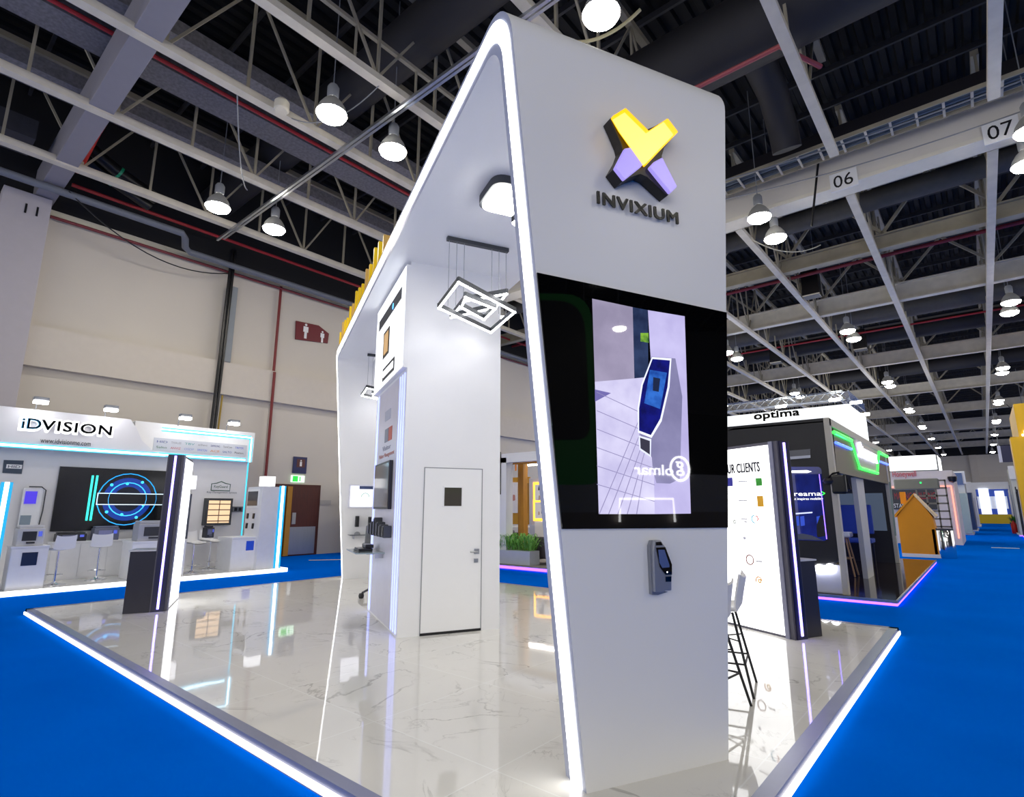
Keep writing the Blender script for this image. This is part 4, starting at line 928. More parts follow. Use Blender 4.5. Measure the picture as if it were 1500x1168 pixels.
# side frame (beige)
mb = MB()
mb.box(XS-.1, XS, YF-.01, YF+.17, .09, 3.38).box(XS-.1, XS, 19.85, 20.05, .09, 3.3).box(XS-.1, XS, YF, 20.05, 3.22, 3.38)
mb.build('side_frame', beige, t, bevel=.01)
fx = [pX(*q3(x, y), XS-.02) for x, y in ((125, 95), (240, 145), (290, 350), (398, 382), (404, 235), (462, 262), (482, 460), (150, 385))]
MB().prism(fx, (-.05, 0, 0)).build('dark_fascia', M('#3a342f', .4), t)
MB().prism([pX(*q3(x, y), XS-.015) for x, y in ((240, 140), (405, 228), (398, 385), (290, 352))], (-.04, 0, 0)).build('sign_recess', beige, t)
gl = E('#3cff50', 1.6)
gp = [pX(*q3(x, y), XS+.01) for x, y in ((133, 140), (238, 190), (290, 358), (398, 390), (408, 262), (458, 288))]
mb = MB()
for i in range(len(gp)-1): mb.tube([gp[i], gp[i+1]], .04 if i in (0, 2, 4) else .022, 8)
mb.build('green_neon', gl, t)
mb = MB()
for A_, B_ in (((143, 203), (238, 243)), ((412, 318), (462, 337))): mb.tube([pX(*q3(*A_), XS+.01), pX(*q3(*B_), XS+.01)], .028, 8)
mb.build('blue_neon', E('#4a68ff', 2.2), t)
a1, a2, a3 = pX(*q3(283, 300), XS), pX(*q3(388, 340), XS), pX(*q3(283, 235), XS)
text('name_lettering', 'Streamax', (XS+.01, a1.y, a2.z+.03), Y1, z_, a2.y-a1.y, .36, E('#e2e0ff', 1.6), t, .05, 0)
# front details
MB().prism(rpoly([pY(x, y, YF-.008) for x, y in ((1149, 684), (1203, 684), (1212, 793), (1158, 791))], .08, 4), (0, .006, 0)).build('cab_window', screen_mat('#1c2a86', .55, '#0e1650', 2), t)
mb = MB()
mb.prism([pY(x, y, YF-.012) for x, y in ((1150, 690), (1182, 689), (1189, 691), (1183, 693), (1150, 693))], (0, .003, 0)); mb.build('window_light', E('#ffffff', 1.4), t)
MB().prism([pY(x, y, YF-.012) for x, y in ((1158, 790), (1160, 784), (1176, 782), (1190, 785), (1206, 792))], (0, .003, 0)).build('dashboard', M('#5a5f70', .5), t)
MB().prism(rpoly([pY(x, y, YF-.013) for x, y in ((1196, 770), (1202, 754), (1211, 757), (1211, 785), (1197, 788))], .04, 3), (0, .003, 0)).build('driver_seat', M('#14151c', .6), t)
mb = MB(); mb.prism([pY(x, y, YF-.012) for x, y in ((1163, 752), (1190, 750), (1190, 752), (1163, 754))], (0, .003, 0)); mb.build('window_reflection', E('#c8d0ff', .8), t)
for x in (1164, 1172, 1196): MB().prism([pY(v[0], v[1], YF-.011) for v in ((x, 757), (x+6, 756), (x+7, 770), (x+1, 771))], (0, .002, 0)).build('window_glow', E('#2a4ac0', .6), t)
MB().tube([pY(1200, 695, YF-.02), pY(1211, 790, YF-.02)], .008, 5).build('violet_led', E('#7a5cff', 2.5), t)
s0, s1 = pY(1151, 727, YF-.02), pY(1203, 727, YF-.02)
text('glass_lettering', 'Streama', s0, X1, z_, s1.x-s0.x, .085, E('#ffffff', 1.2), t, .004, 0)
text('glass_lettering', '>', (s1.x+.01, s0.y, s0.z), X1, z_, .06, .085, E('#3cff50', 1.2), t, .004, 0)
s0 = pY(1151, 734, YF-.02); s1 = pY(1206, 734, YF-.02)
text('glass_lettering', 'AI that inspires mobility', s0, X1, z_, s1.x-s0.x, .06, E('#ffffff', 1.0), t, .004)
mb = MB(); mb.prism([pY(x, y, YF-.02) for x, y in ((1148, 661), (1187, 658), (1187, 670), (1147, 673))], (0, .02, 0)); mb.build('upper_plate', M('#50525c', .3), t)
MB().prism([pY(x, y, YF-.03) for x, y in ((1148, 670), (1187, 667), (1187, 671), (1147, 674))], (0, .02, 0)).build('plate_edge', M('#b8bcc8', .3), t)
for x, y, lab in ((1201, 833, ''), (1216, 832, '')):
    c = pY(x, y, YF-.0); MB().lathe(c+V((0, -.01, 0)), [(0, .03), (.06, .025), (.075, 0)], 20, V((0, -1, 0))).build('headlamp', E('#ffffff', 12), t)
t2 = t
c = pY(1230, 708, YF-.1)
mb = MB(); mb.tube([pY(1212, 702, YF), pY(1220, 694, YF-.08), pY(1230, 692, YF-.12)], .018, 6); mb.build('mirror_arm', black, t)
MB().box(c.x-.13, c.x+.12, c.y-.08, c.y, c.z-.2, c.z+.16).build('mirror_head', black, t, bevel=.05)
MB().lathe(pY(1216, 705, YF-.08), [(0, -.06), (.1, -.04), (.13, 0), (.1, .05), (0, .06)], 16).build('mirror_head', M('#26242a', .4), t, True)
# interior seen through the side opening
for yy in (13.0, 16.0): MB().box(-3.9, -2.6, yy, yy+.3, 3.2, 3.26).build('added_fill_panel', E('#e8ecff', 7), t)  # glowing panels added to brighten the bus interior
MB().box(-2.5, -2.47, 12.2, 14.2, .1, 2.3).build('glass_partition', glass('#4a66c0', .8), t)
MB().prism([pX(*q3(x, y), XS-.12) for x, y in ((265, 415), (310, 420), (380, 1035), (345, 1055))], (-.1, 0, 0)).build('white_post', M('#b4b6ba', .4), t)
MB().box(-4.14, -4.1, 12.3, 19.5, .3, 2.3).build('blue_glow_panel', screen_mat('#2348c0', .9, '#142470', 1.5), t)  # self-glowing, enlarged and brightened so the glass partition looks blue
MB().box(-3.6, -2.3, 19.85, 19.9, 1.0, 2.1).build('wall_screen', E('#4a5668', .5), t)
MB().tube([(-2.6, 13.5, 2.6), (-2.6, 19, 2.6)], .03, 8).build('track', M('#b9a890', .4), t)
for yy in (16.0, 17.6): MB().tube([(-2.6, yy, 2.57), (-2.6, yy, 2.42), (-2.55, yy-.05, 2.1)], [.03, .05, .07], 10).build('spotlight', black, t)
for nm, lab, x, y in (('lounge_chair', 'blue upright chair inside the bus-shaped booth', -3.2, 18.2),):
    u = thing(nm, (x, y, .1), lab, 'chair')
    MB().box(x-.5, x+.75, y+.25, y+.35, .95, 1.75).build('backrest', M('#1f3f9c', .7), u, bevel=.03)
    MB().box(x-.5, x+.75, y-.3, y+.35, .72, .84).build('seat', M('#1f3f9c', .7), u, bevel=.03)
    for sx, sy in ((-.45, -.25), (.7, -.25), (-.45, .25), (.7, .25)): MB().tube([(x+sx, y+sy, .1), (x+sx, y+sy, .72)], .02, 6).build('leg', black, u)
u = thing('high_table', (-2.75, 15.4, .1), 'small white-topped stool with wooden legs in the bus-shaped booth', 'stool')
MB().box(-3.0, -2.5, 15.2, 15.6, .98, 1.1).build('top', white, u, bevel=.03)
for sx, sy in ((-1, -1), (1, -1), (1, 1), (-1, 1)): MB().tube([(-2.75+sx*.14, 15.4+sy*.12, .98), (-2.75+sx*.26, 15.4+sy*.24, .1)], .02, 6).build('leg', beech, u)
MB().tube([(-2.95, 15.2, .5), (-2.55, 15.2, .5), (-2.55, 15.6, .5), (-2.95, 15.6, .5), (-2.95, 15.2, .5)], .012, 6).build('foot_rail', beech, u)
t = thing('seat_bench', (-3.0, 21, .1), 'thin dark upright panel at the rear of the bus-shaped booth', 'panel')
MB().obox((-2.0, 19.0, .9), (0, .08, 0), (-.04, 0, 0), (0, .3, 1.5)).build('panel_face', M('#7d8a86', .3), t)
# ================================================================ BOOTHS FARTHER RIGHT
t = thing('exhibition_booth', (-7, 25, 0), 'tall white booth topped by a truss behind the bus-shaped booth', 'booth')
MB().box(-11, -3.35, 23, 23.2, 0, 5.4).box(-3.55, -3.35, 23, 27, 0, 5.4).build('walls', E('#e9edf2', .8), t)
MB().box(-3.35, -3.33, 23, 27, 4.1, 4.3).box(-3.6, -3.33, 22.97, 23, 4.1, 4.3).build('yellow_band', M('#e8a81c', .4), t)
c0, c1 = pY(1105, 619, 22.98), pY(1172, 619, 22.98)
text('halo', 'optima', (c0.x-.06, 22.975, c0.z-.05), X1, z_, c1.x-c0.x+.12, .45, E('#ffffff', 1.8), t, .004, .06)
text('name_lettering', 'optima', (c0.x, 22.96, c0.z), X1, z_, c1.x-c0.x, .35, M('#1a1a16', .4), t, .02, .0, bold=.035)
mb = MB()
def trussbox(mb, p, q, s=.3, n=12, r=.02):
    p, q = V(p), V(q); d = (q-p).normalized(); side = d.cross(z_).normalized()*s/2; upv = z_*s/2
    cs_ = [side+upv, side-upv, -side-upv, -side+upv]
    for c in cs_: mb.tube([p+c, q+c], r, 5)
    for k in range(n):
        A_ = p.lerp(q, k/n); B_ = p.lerp(q, (k+1)/n)
        for i in range(4): mb.tube([A_+cs_[i], B_+cs_[(i+1) % 4]], r*.6, 4)
trussbox(mb, (-11, 23.3, 5.8), (-3.5, 23.3, 5.8), n=24); trussbox(mb, (-3.5, 23.3, 5.8), (-3.5, 27, 5.8), n=12)
mb.build('lighting_truss', alu, t)
for k, (x, y) in enumerate(((1143, 594), (1222, 584), (1253, 588), (1264, 606))):
    c = pY(x, y, 23.0); u = MB().obox(c+V((-.18, 0, -.1)), (.36, 0, 0), (0, .2, .06), (0, -.02, .08)).build('flood_light', E('#fbfff4', 14))
    tag(u, 'bright floodlight on the truss behind the bus booth, %s from the left' % ordn[k], 'lamp', 'floodlights on the far truss')
q9 = lambda x, y: (1280+x/5.84, 640+y/5.84)
t = thing('exhibition_booth', (-5, 34, 0), 'grey-white booth with pink neon outline and red lettering, farther down', 'booth')
xr = pY(1402, 740, 33).x; zt = pY(1395, 689, 33).z; zn = pY(1395, 712, 33).z
MB().box(-10, xr, 33, 33.3, 0, zt).box(xr-.3, xr, 33.3, 38, 0, zt).build('walls', M('#cfc8cc', .5), t)
MB().box(-10, -1.3, 33.3, 37.9, .05, .1).build('booth_floor', M('#5a5250', .3), t)
c0, c1 = pY(*q9(165, 362), 32.97), pY(*q9(368, 362), 32.97)
text('name_lettering', 'Honeywell', (c0.x, 32.97, c0.z), X1, z_, c1.x-c0.x, .38, M('#d04a5a', .4), t, .02, 0)
MB().box(-9, xr-.1, 32.94, 32.98, zn-.04, zn+.02).box(xr-.14, xr-.08, 32.94, 32.98, 0.3, zn).build('pink_neon', E('#ff9a88', 1.0), t)
c = [pY(*q9(x, y), 32.9) for x, y in ((168, 448), (520, 450), (520, 476), (168, 515))]
MB().box(c[0].x-3, c[1].x, 32.9, 32.96, 1.6, c[0].z).build('screen_panel', M('#2a2c34', .4), t)
text('screen_lettering', 'MAKING BUILDINGS', (c[0].x, 32.89, c[0].z-.5), X1, z_, 1.7, .32, M('#a01c2c', .4), t, .01)
text('screen_lettering', 'SUSTAINABLE', (c[0].x-.3, 32.89, c[0].z-.9), X1, z_, 1.2, .2, white, t, .01)
c = pY(1395, 701, 32.8); MB().lathe(c, [(0, -.2), (.14, -.14), (.18, 0), (.18, .08), (0, .1)], 16).build('dome_camera', black, t, True)
t = thing('lightbox_header', (-7, 40, 6), 'large glowing white header box above the booths on the right', 'sign')
b0, b1 = pY(1375, 688, 41), pY(1375, 666, 41)
MB().box(-12, b0.x, 41, 45, b0.z, b1.z).build('lit_box', E('#fbfdff', 1.3), t)
MB().box(-12, b0.x, 40.95, 41, b0.z-.08, b0.z).box(b0.x-.05, b0.x+.02, 40.95, 41, b0.z-.08, b1.z).build('frame', M('#8a8f90', .4), t)
for x in (-11, -4.5): MB().box(x, x+.15, 42, 42.15, 0, b0.z).build('post', grey, t)
# orange house shape
YO = 24.0
t = thing('house_display', (-1.95, 24.3, 0), 'bright orange house-shaped display box beside the blue aisle', 'display stand')
hp = [pY(*q9(x, y), YO) for x, y in ((200, 680), (340, 490), (500, 685), (580, 1010), (242, 1005))]
og = M('#e0900c', .5, noise=.03)
MB().prism(hp, (0, .9, 0)).build('house_body', og, t)
MB().prism([hp[1]+V((.0, -.05, .02)), hp[2]+V((.12, -.05, .02)), hp[2]+V((.08, -.05, -.04)), hp[1]+V((0, -.05, -.05))], (0, 1.0, 0)).build('roof_panel', M('#e8d2b0', .4), t)
MB().prism([hp[1]+V((.0, -.05, .02)), hp[0]+V((-.1, -.05, .02)), hp[0]+V((-.06, -.05, -.04)), hp[1]+V((0, -.05, -.05))], (0, 1.0, 0)).build('roof_panel', og, t)
cch = pY(*q9(258, 575), YO+.2); MB().box(cch.x-.09, cch.x+.07, YO+.2, YO+.4, cch.z, cch.z+.42).build('chimney', og, t)
MB().prism([hp[1].lerp(hp[2], k)+V((.02, .2*0, 0))+V((0, .25, .035)) for k in (.45, .62)]+[hp[1].lerp(hp[2], k)+V((.02, .45, .035)) for k in (.62, .45)], (0, 0, .01)).build('skylight', black, t)
MB().box(hp[4].x, hp[3].x+.1, YO-.02, YO+.95, .0, hp[3].z).build('plinth', M('#e4e2e2', .4), t)
t = thing('lattice_tower', (-1.5, 26, 0), 'grey metal lattice stand behind the orange house shape', 'frame stand')
mb = MB()
for i in range(4):
    x = -1.95+i*.3
    mb.box(x, x+.05, 26, 26.05, 0, 2.7)
for k in range(9): mb.box(-1.95, -1.0, 26, 26.04, .4+k*.28, .46+k*.28)
mb.build('lattice', M('#6c6a64', .5), t)
MB().box(-2.6, -1.2, 25.95, 26.3, 2.35, 2.75).build('top_unit', M('#6f716a', .5), t, bevel=.05)
MB().disc((-1.75, 25.94, 2.6), .03, V((0, -1, 0)), 10).build('green_lamp', E('#20ff60', 2), t)
t = thing('steel_bin', (-1.15, 24.3, 0), 'tall polished steel bin at the aisle edge by the orange house', 'bin')
MB().lathe((-1.2, 24.2, 0), [(0, 0), (.26, 0), (.27, .03), (.27, .92), (.25, .95)], 24).build('drum', chrome, t, True)
MB().lathe((-1.2, 24.2, 0), [(.28, .92), (.28, .97), (.2, .98), (0, .98)], 24).build('rim', dgrey, t, True)
MB().box(-1.5, -1.42, 24.0, 24.4, .05, .95).build('side_panel', oak, t)
# more booths down the aisle, left side
def booth(nm, x0, x1, y0, y1, z1, mat, lab, front=None, led=None):
    t = thing(nm, ((x0+x1)/2, (y0+y1)/2, 0), lab, 'booth')
    MB().box(x0, x1, y0, y1, 0, .08).build('booth_floor', M('#d8d8dc', .3), t)
    MB().box(x0+.05, x1-.1, y0+.1, y0+.25, .08, z1).build('front_wall', mat, t)
    xa, xb = (x1-.25, x1-.1) if x1 < 1 else (x0+.1, x0+.25)
    MB().box(xa, xb, y0+.25, y1, .08, z1).build('side_wall', mat, t)
    MB().box(x0, x1, y0, y0+.1, z1-.8, z1).build('header', M('#dfe1e6', .4), t)
    if front: MB().box(x0+.6, x1-.3, y0+.05, y0+.1, z1*.35, z1*.65).build('poster', M(front, .4), t)
    if led: MB().box(x0, x1, y0-.02, y0, .02, .07).build('led_strip', E(led, 2.5), t)
    return t
t = booth('exhibition_booth', -6, -.75, 46, 50, 4.0, M('#c8cccc', .4), 'white booth with dark header screen beyond the pink neon booth', '#5a6a6a')
MB().box(-2.3, -.9, 45.9, 46, 3.2, 3.9).build('header_screen', E('#2c4068', .7), t)
MB().box(-1.2, -.8, 45.9, 46.0, .1, 2.6).build('glass_panel', M('#9fb0ac', .1), t)
booth('exhibition_booth', -6, -.6, 54, 60, 3.6, M('#2c4878', .4), 'dark blue booth left of the aisle far down the hall', '#1c2440')
booth('exhibition_booth', -6, -.5, 66, 74, 3.4, M('#d2d2d6', .4), 'pale booth farthest down the left of the aisle', '#3a2c28')
t = booth('exhibition_booth', -1.2, 2.3, 84, 90, 4.6, M('#2a4fb0', .4), 'blue and white booth closing the far end of the aisle', '#e8ecf4')
MB().box(-.4, .5, 83.8, 83.95, 1.0, 3.9).box(1.0, 1.8, 83.8, 83.95, 1.0, 3.6).build('lit_panel', E('#e4ecff', .9), t)
tag(MB().box(-1.2, 2.3, 81.8, 82.1, 0, 1.0).build('low_barrier', M('#d8b818', .4)), 'low yellow barrier across the far end of the aisle', 'barrier')
t = thing('hanging_banner', (2.5, 58, 6), 'dark blue banner hanging over the far right of the aisle', 'banner')
MB().box(1.3, 3.3, 58, 58.05, 5.2, 6.5).build('cloth', M('#2b2d52', .6), t)
MB().box(1.3, 1.5, 57.98, 58.0, 5.2, 6.5).build('pale_edge', M('#c8cce8', .5), t)
MB().tube([(1.4, 58, 6.5), (1.4, 58, 12.5)], .02, 5).tube([(3.2, 58, 6.5), (3.2, 58, 12.5)], .02, 5).build('wire', grey, t)
# right side of the aisle
yel = M('#e8b400', .45, noise=.03)
t = thing('yellow_booth', (2.6, 34, 0), 'tall bright yellow booth portal at the right edge of the photo', 'booth')
hy = [pX(x, y, 1.5) for x, y in ((1484, 592), (1478, 622), (1487, 648), (1500, 648), (1520, 575))]
MB().box(1.5, 5.0, 32.3, 37.5, 4.7, 6.14).build('portal_header', yel, t)
MB().box(pY(1490, 700, 32.3).x, 3.2, 32.3, 33.4, .0, 4.7).build('portal_leg', yel, t)
for k in range(4): MB().box(1.6+k*.08, 1.9+k*.08, 32.25, 32.3, 4.72+.14*k, 4.8+.14*k).build('strip_light', E('#ffe6ff', 3), t)
t = booth('exhibition_booth', 1.35, 6, 45.5, 51, 4.2, M('#c9ccc6', .4), 'pale grey-green booth on the right of the aisle beyond the yellow portal', '#8a98b8', '#7a4cff')
t = booth('exhibition_booth', 1.5, 6, 53, 58, 3.4, M('#2c5488', .4), 'blue booth with a slanted red stripe on the right of the aisle', '#24406a')
MB().bar((1.62, 53.5, 3.2), (1.62, 56, 1.6), .04, .3).build('red_stripe', E('#ff3a30', 1.0), t)
t = booth('exhibition_booth', 1.6, 6, 60, 66, 3.2, M('#dcd6d2', .4), 'cream booth far down the right of the aisle', '#a86a58')
t = thing('white_stand', (1.6, 42, 0), 'white framed stand with black trim and violet base light on the right aisle edge', 'display stand')
MB().box(1.5, 3.5, 40, 44.5, 0, .08).build('base', white, t)
MB().box(1.52, 1.6, 40.1, 44.3, .08, 2.6).build('panel', M('#d8dadf', .4), t)
MB().box(1.47, 1.52, 42.6, 42.8, .08, 2.7).box(1.47, 1.52, 44.2, 44.4, .08, 2.9).box(1.47, 1.52, 42.6, 44.4, 2.6, 2.72).build('black_trim', black, t)
MB().box(1.47, 1.5, 40, 44.5, .02, .07).build('violet_led', E('#7a4cff', 2.5), t)
MB().box(1.49, 1.52, 40.6, 41.8, 1.4, 2.1).build('notice', M('#aab4d0', .4), t)
t = thing('red_extinguisher', (1.3, 50.5, 0), 'small red fire extinguisher standing at the right aisle edge', 'fire extinguisher')
MB().lathe((1.3, 50.5, 0), [(0, 0), (.14, 0), (.15, .1), (.15, .6), (.06, .75), (.05, .85), (0, .85)], 14).build('cylinder', M('#c41c18', .3), t, True)
MB().tube([(1.3, 50.5, .83), (1.3, 50.35, .86)], .03, 6).build('valve', black, t)
t = thing('potted_plant', (1.35, 52, 0), 'dark potted bush at the right aisle edge far away', 'plant')
MB().lathe((1.4, 52, 0), [(0, 0), (.2, 0), (.26, .7), (.0, .7)], 14).build('pot', dgrey, t, True)
mb = MB()
for k in range(60):
    q = random.uniform(0, 6.28); e = random.uniform(.2, 1.4); r_ = random.uniform(.3, .6)
    d = V((math.cos(q)*math.cos(e), math.sin(q)*math.cos(e), math.sin(e)))*r_; p = V((1.4, 52, .7)); s_ = d.cross(z_).normalized()*.05
    mb.face([p, p+d*.5+s_, p+d, p+d*.5-s_])
mb.build('foliage', M('#3f7a2c', .6), t)

# ================================================================ BOOTH BEHIND (between block and arch leg)
qb = lambda x, y: (720+x/5.836, 650+y/5.836)
t = thing('exhibition_booth', (-10.5, 14.5, 0), 'white open booth with ochre wall and beams seen behind the arch', 'booth')
MB().box(-14, -6.5, 12.0, 19, 0, .1).build('booth_floor', M('#7c7876', .4), t)
MB().box(-14, -6.5, 11.97, 12.0, .02, .09).build('violet_led', E('#7a4cff', 3.0), t)
def pyb(x, y, Y): return pY(*qb(x, y), Y)
f0 = pyb(60, 60, 12.4); f1_ = pyb(450, 95, 12.4)
MB().box(-14, -7, 12.4, 12.6, f1_.z-.15, f1_.z+.12).build('white_fascia', white, t)
MB().box(pyb(82, 500, 12.4).x-.35, pyb(125, 500, 12.4).x, 12.4, 12.7, .1, f1_.z).build('white_column', white, t)
MB().box(pyb(66, 70, 12.38).x, pyb(78, 70, 12.38).x, 12.36, 12.4, pyb(70, 435, 12.38).z, pyb(70, 72, 12.38).z).build('black_strip', black, t)
MB().box(-14, -6.5, 18.8, 19, .1, 4.4).build('back_wall', M('#eceaea', .5), t)
MB().box(pyb(105, 600, 18.7).x, pyb(322, 600, 18.7).x, 18.7, 18.8, pyb(200, 690, 18.7).z, pyb(200, 290, 18.7).z).build('ochre_panel', M('#c8922a', .5), t)
a0_, a1_ = pyb(120, 235, 18.6), pyb(215, 235, 18.6)
text('name_lettering', 'u', (a0_.x, 18.75, a0_.z), X1, z_, .3, .4, M('#c8c8cc', .4), t, .02)
text('name_lettering', 'f', (a0_.x+.38, 18.75, a0_.z), X1, z_, .25, .6, M('#e8862a', .4), t, .02)
text('name_lettering', 's', (a0_.x+.68, 18.75, a0_.z), X1, z_, .3, .4, M('#c8c8cc', .4), t, .02)
for k in range(2):
    MB().box(-13.5, -7, 12.7+k*.5, 12.85+k*.5, f1_.z-.18+k*.08, f1_.z-.04+k*.08).build('ceiling_beam', oak, t)
def poster(pts, Y, mats, nm, lab):
    t = thing('wall_poster', pyb(*pts[3], Y), lab, 'poster')
    p = [pyb(x, y, Y) for x, y in pts]; MB().prism(p, (0, .04, 0)).build('sheet', mats[0], t)
    x0, x1, z0, z1 = p[0].x, p[1].x, p[3].z, p[0].z
    rnd = random.Random(nm)
    for k in range(7):
        cx = x0+(x1-x0)*rnd.uniform(.15, .85); cz = z0+(z1-z0)*rnd.uniform(.15, .85); s = (x1-x0)*rnd.uniform(.05, .14)
        MB().prism(rpoly([(cx-s, Y-.004, cz-s*1.6), (cx+s, Y-.004, cz-s*1.3), (cx+s*.8, Y-.004, cz+s*1.5), (cx-s*.7, Y-.004, cz+s*1.7)], s*.5, 3), (0, .003, 0)).build('picture', mats[1+k % (len(mats)-1)], t)
    return t
poster([(108, 330), (222, 332), (222, 594), (106, 594)], 18.66, [M('#ece9ea', .4), M('#c98a7c', .4), M('#5a2f2c', .4), M('#d8b0a4', .4), M('#3a7a8a', .4)], 3, 'tall white poster with people pictures on the ochre wall')
poster([(272, 338), (310, 338), (308, 594), (272, 592)], 18.66, [M('#2c2226', .4), M('#c0392c', .4), M('#e8e4e2', .4)], 5, 'dark poster with red and white shapes on the ochre wall')
for pts, sd, lab in (([(372, 352), (492, 352), (492, 486), (372, 486)], 8, 'upper orange-lit framed poster on the grey wall'), ([(372, 502), (500, 502), (500, 640), (372, 640)], 9, 'lower orange-lit framed poster on the grey wall')):
    u = poster(pts, 17.9, [M('#ecebee', .4), M('#2a3a7a', .4), M('#3a3c48', .4), M('#c0a898', .4)], sd, lab)
    p = [pyb(x, y, 17.95) for x, y in pts]
    MB().box(p[0].x-.1, p[1].x+.1, 17.95, 18.0, p[3].z-.1, p[0].z+.1).build('lit_frame', E('#ffb43a', 1.6), u)
MB().box(pyb(330, 300, 18).x, -6.6, 18.0, 18.1, .1, pyb(330, 298, 18).z).build('grey_wall', M('#c2c2cc', .5), bpy.data.objects[t.name] if False else None) if False else None
g = MB().box(pyb(325, 300, 18.05).x, -6.6, 18.02, 18.2, .1, pyb(330, 298, 18.05).z).build('grey_panel', M('#b8b8c4', .5), [o for o in bpy.data.objects if o.get('label', '').startswith('white open booth')][0])
tt = pyb(250, 808, 13.2)
tag(MB().box(pyb(226, 500, 13.2).x, pyb(272, 500, 13.2).x, 13.2, 13.42, .1, f1_.z-.1).build('timber_column', oak), 'square golden timber column in the booth behind the arch', 'column')
bb_ = [o for o in bpy.data.objects if o.get('label', '').startswith('white open booth')][0]
for yy in (13.4, 16.0): MB().box(-13, -7.5, yy, yy+.12, 3.2, 3.25).build('added_fill_bar', E('#fff6ea', 9), bb_)  # glowing bars added to brighten the inside of this booth
# planter with ferns
t = thing('planter', (-10, 12.4, .1), 'pale grey trough planter full of green ferns behind the storage block', 'planter')
px1 = pyb(326, 1000, 12.3).x
MB().box(px1-1.5, px1, 12.3, 12.75, .1, .48).build('trough', M('#b4bac2', .45), t, bevel=.01)
MB().box(px1-1.46, px1-.04, 12.34, 12.71, .44, .47).build('soil', M('#3a2c20', .9), t)
mb = MB()
for k in range(320):
    bx = px1-1.4+random.random()*1.35; by = 12.4+random.random()*.28; q = random.uniform(0, 6.28); ln = random.uniform(.25, .55); hgt = random.uniform(.15, .5)
    p0 = V((bx, by, .46)); d = V((math.cos(q), math.sin(q), 0)); s_ = V((-math.sin(q), math.cos(q), 0)); prev = None
    for i in range(6):
        u = i/5; c = p0+d*ln*u*.8+z_*(hgt*(math.sin(u*2.4))); w2 = .017*math.sin(math.pi*min(1, u*.95+.05))
        cur = (c-s_*w2, c+s_*w2)
        if prev: mb.face([prev[0], prev[1], cur[1], cur[0]])
        prev = cur
mb.build('fern_leaves', M('#6fae48', .5, noise=.4, scale=9), t)
def armchair(x, y, lab, m):
    t = thing('armchair', (x, y, .1), lab, 'armchair', None)
    MB().box(x-.35, x+.35, y-.3, y+.3, .25, .48).build('seat', m, t, bevel=.04)
    MB().box(x-.4, x+.4, y-.42, y-.28, .25, .85).build('backrest', m, t, bevel=.05)
    for s in (-.42, .34): MB().box(x+s, x+s+.1, y-.35, y+.3, .2, .66).build('armrest', m, t, bevel=.03)
    for sx in (-.35, .35):
        for sy in (-.35, .25): MB().tube([(x+sx, y+sy, .1), (x+sx, y+sy, .22)], .018, 6).build('leg', alu, t)
ac = M('#4a454a', .7); 
armchair(pyb(460, 930, 13.2).x+.15, 13.3, 'dark grey armchair nearest the arch leg, seen from behind', ac)
armchair(pyb(280, 840, 15.0).x, 15.1, 'dark armchair behind the fern planter by the timber column', M('#3a3636', .7))
armchair(pyb(125, 850, 14.3).x, 14.4, 'dark armchair behind the left of the fern planter', M('#3a3636', .7))
armchair(pyb(160, 800, 16.4).x, 16.5, 'grey patterned armchair farthest back by the ochre wall', M('#77757a', .7, noise=.5, scale=40))
t = thing('reception_desk', (-9, 16, .1), 'white block counter in front of the orange-lit posters', 'counter')
c = pyb(370, 850, 15.5); MB().box(c.x, c.x+2.0, 15.5, 16.2, .1, 1.2).build('body', white, t, bevel=.01)
MB().box(c.x-.3, c.x, 15.6, 16.2, .1, 1.08).build('side_block', M('#bfc4d8', .4), t)
t = thing('white_table', (-11, 15.6, .1), 'small white table by the ochre wall', 'table')
c = pyb(140, 705, 16.8); MB().box(c.x, c.x+1.6, 16.8, 17.4, c.z-.04, c.z).build('top', white, t)
for dx in (.05, 1.5): MB().box(c.x+dx, c.x+dx+.05, 16.85, 16.9, .1, c.z-.04).build('leg', alu, t)
c = pyb(345, 868, 13.8); tag(MB().box(c.x-.12, c.x+.16, 13.75, 13.95, .48, c.z+.12).build('tissue_box', M('#2f6aa8', .5)), 'blue box on a seat beside the timber column', 'box')
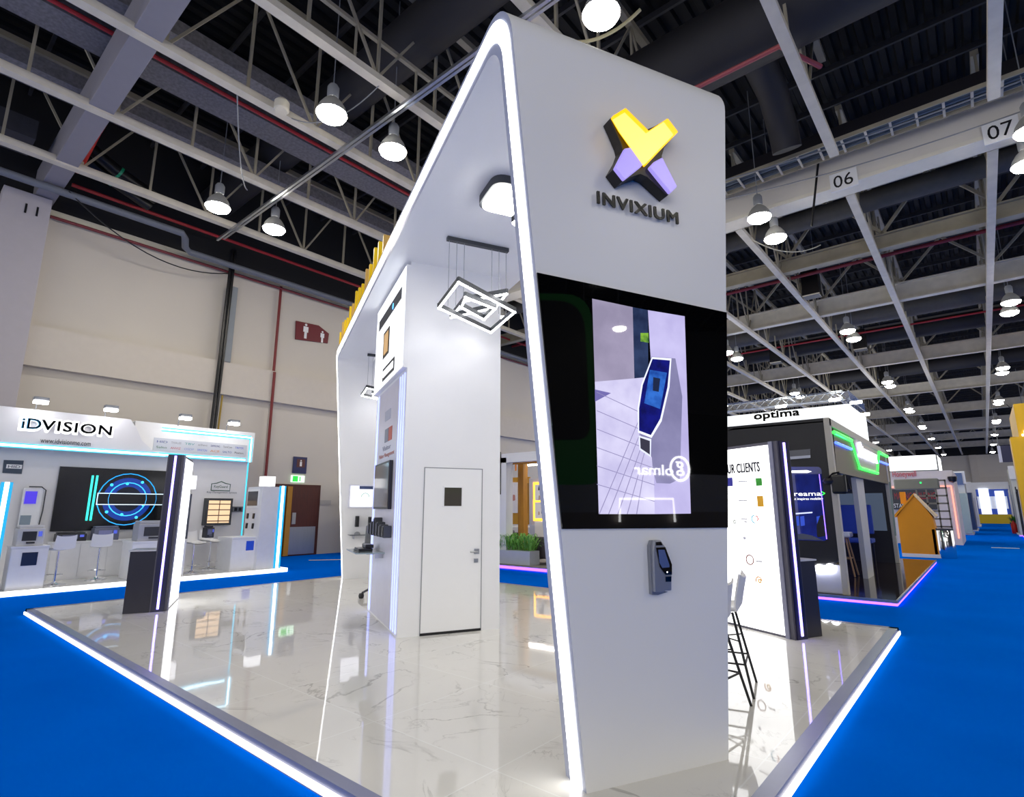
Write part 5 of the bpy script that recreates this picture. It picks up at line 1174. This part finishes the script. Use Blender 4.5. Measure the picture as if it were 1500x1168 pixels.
# ================================================================ BOOTHS BEHIND THE CAMERA (seen mirrored in the black video wall)
t = thing('exhibition_booth', W(-7, 8, 0), 'dark booth with a glowing white name sign mirrored in the video wall', 'booth')
MB().abox(-6.6, -6.4, 4.5, 16, 0, 1.55).build('counter_wall', M('#8a7f78', .5), t)
MB().abox(-6.6, -6.4, 4.5, 16, 1.55, 2.6).build('sign_wall', M('#a9a7aa', .5), t)
MB().abox(-8.6, -6.6, 4.5, 16, 0, 4.4).build('reflection_blocker', M('#08080a', .8), t)  # dark block added out of view to keep the video wall's reflection dark
def mir(x, y, a):      # the point whose mirror image in the video wall appears at pixel (x, y)
    p = pa(x, y, 2*AF-a); d = (p-W(AF, 0, 0)).dot(a_); return p-a_*2*d
m0, m1_ = mir(928, 697, -6.38), mir(985, 697, -6.38); mt = mir(985, 682, -6.38)
wd = (m1_-m0).length
text('name_lettering', 'olmar', m1_, -b_, z_, wd, mt.z-m1_.z, E('#ffffff', 14), t, .02, 0)
mc_ = mir(995, 687, -6.38)
MB().tube([mc_+(b_*math.cos(k*.2618)+z_*math.sin(k*.2618))*.33 for k in range(25)], .03, 6, False).build('round_emblem', E('#ffffff', 14), t)
text('emblem_letter', 'g', mc_+b_*.14-z_*.2, -b_, z_, .28, .4, E('#ffffff', 14), t, .02, 0)
l0, l1, l2, l3 = mir(907, 731, -6.3), mir(985, 731, -6.3), mir(988, 765, -6.3), mir(907, 765, -6.3)
mb = MB(); mb.tube([l3, l0, l1, l2], .03, 6); mb.build('lit_outline', E('#ffffff', 6), t)
t = thing('exhibition_booth', W(-5, 3, 0), 'dark booth with a green arched edge, mirrored at the left of the video wall', 'booth')
g0 = [mir(x, y, -5.0) for x, y in ((795, 428), (858, 428), (868, 440), (876, 690), (845, 690), (795, 640))]
mb = MB(); mb.prism(rpoly([mir(x, y, -5.0) for x, y in ((770, 430), (866, 432), (874, 710), (770, 710))], [0, .8, .2, 0], 6), -a_*.3); mb.build('green_panel', E('#1c7a34', .35), t)
mb = MB(); mb.prism(rpoly([mir(x, y, -4.96) for x, y in ((770, 440), (854, 442), (864, 645), (770, 645))], [0, .8, .4, 0], 6), a_*.02); mb.build('dark_window', M('#1a1e28', .3), t)
MB().abox(-6.2, -5.35, 1.0, 4.6, 0, 5.2).build('dark_body', M('#0a0a0c', .8), t)
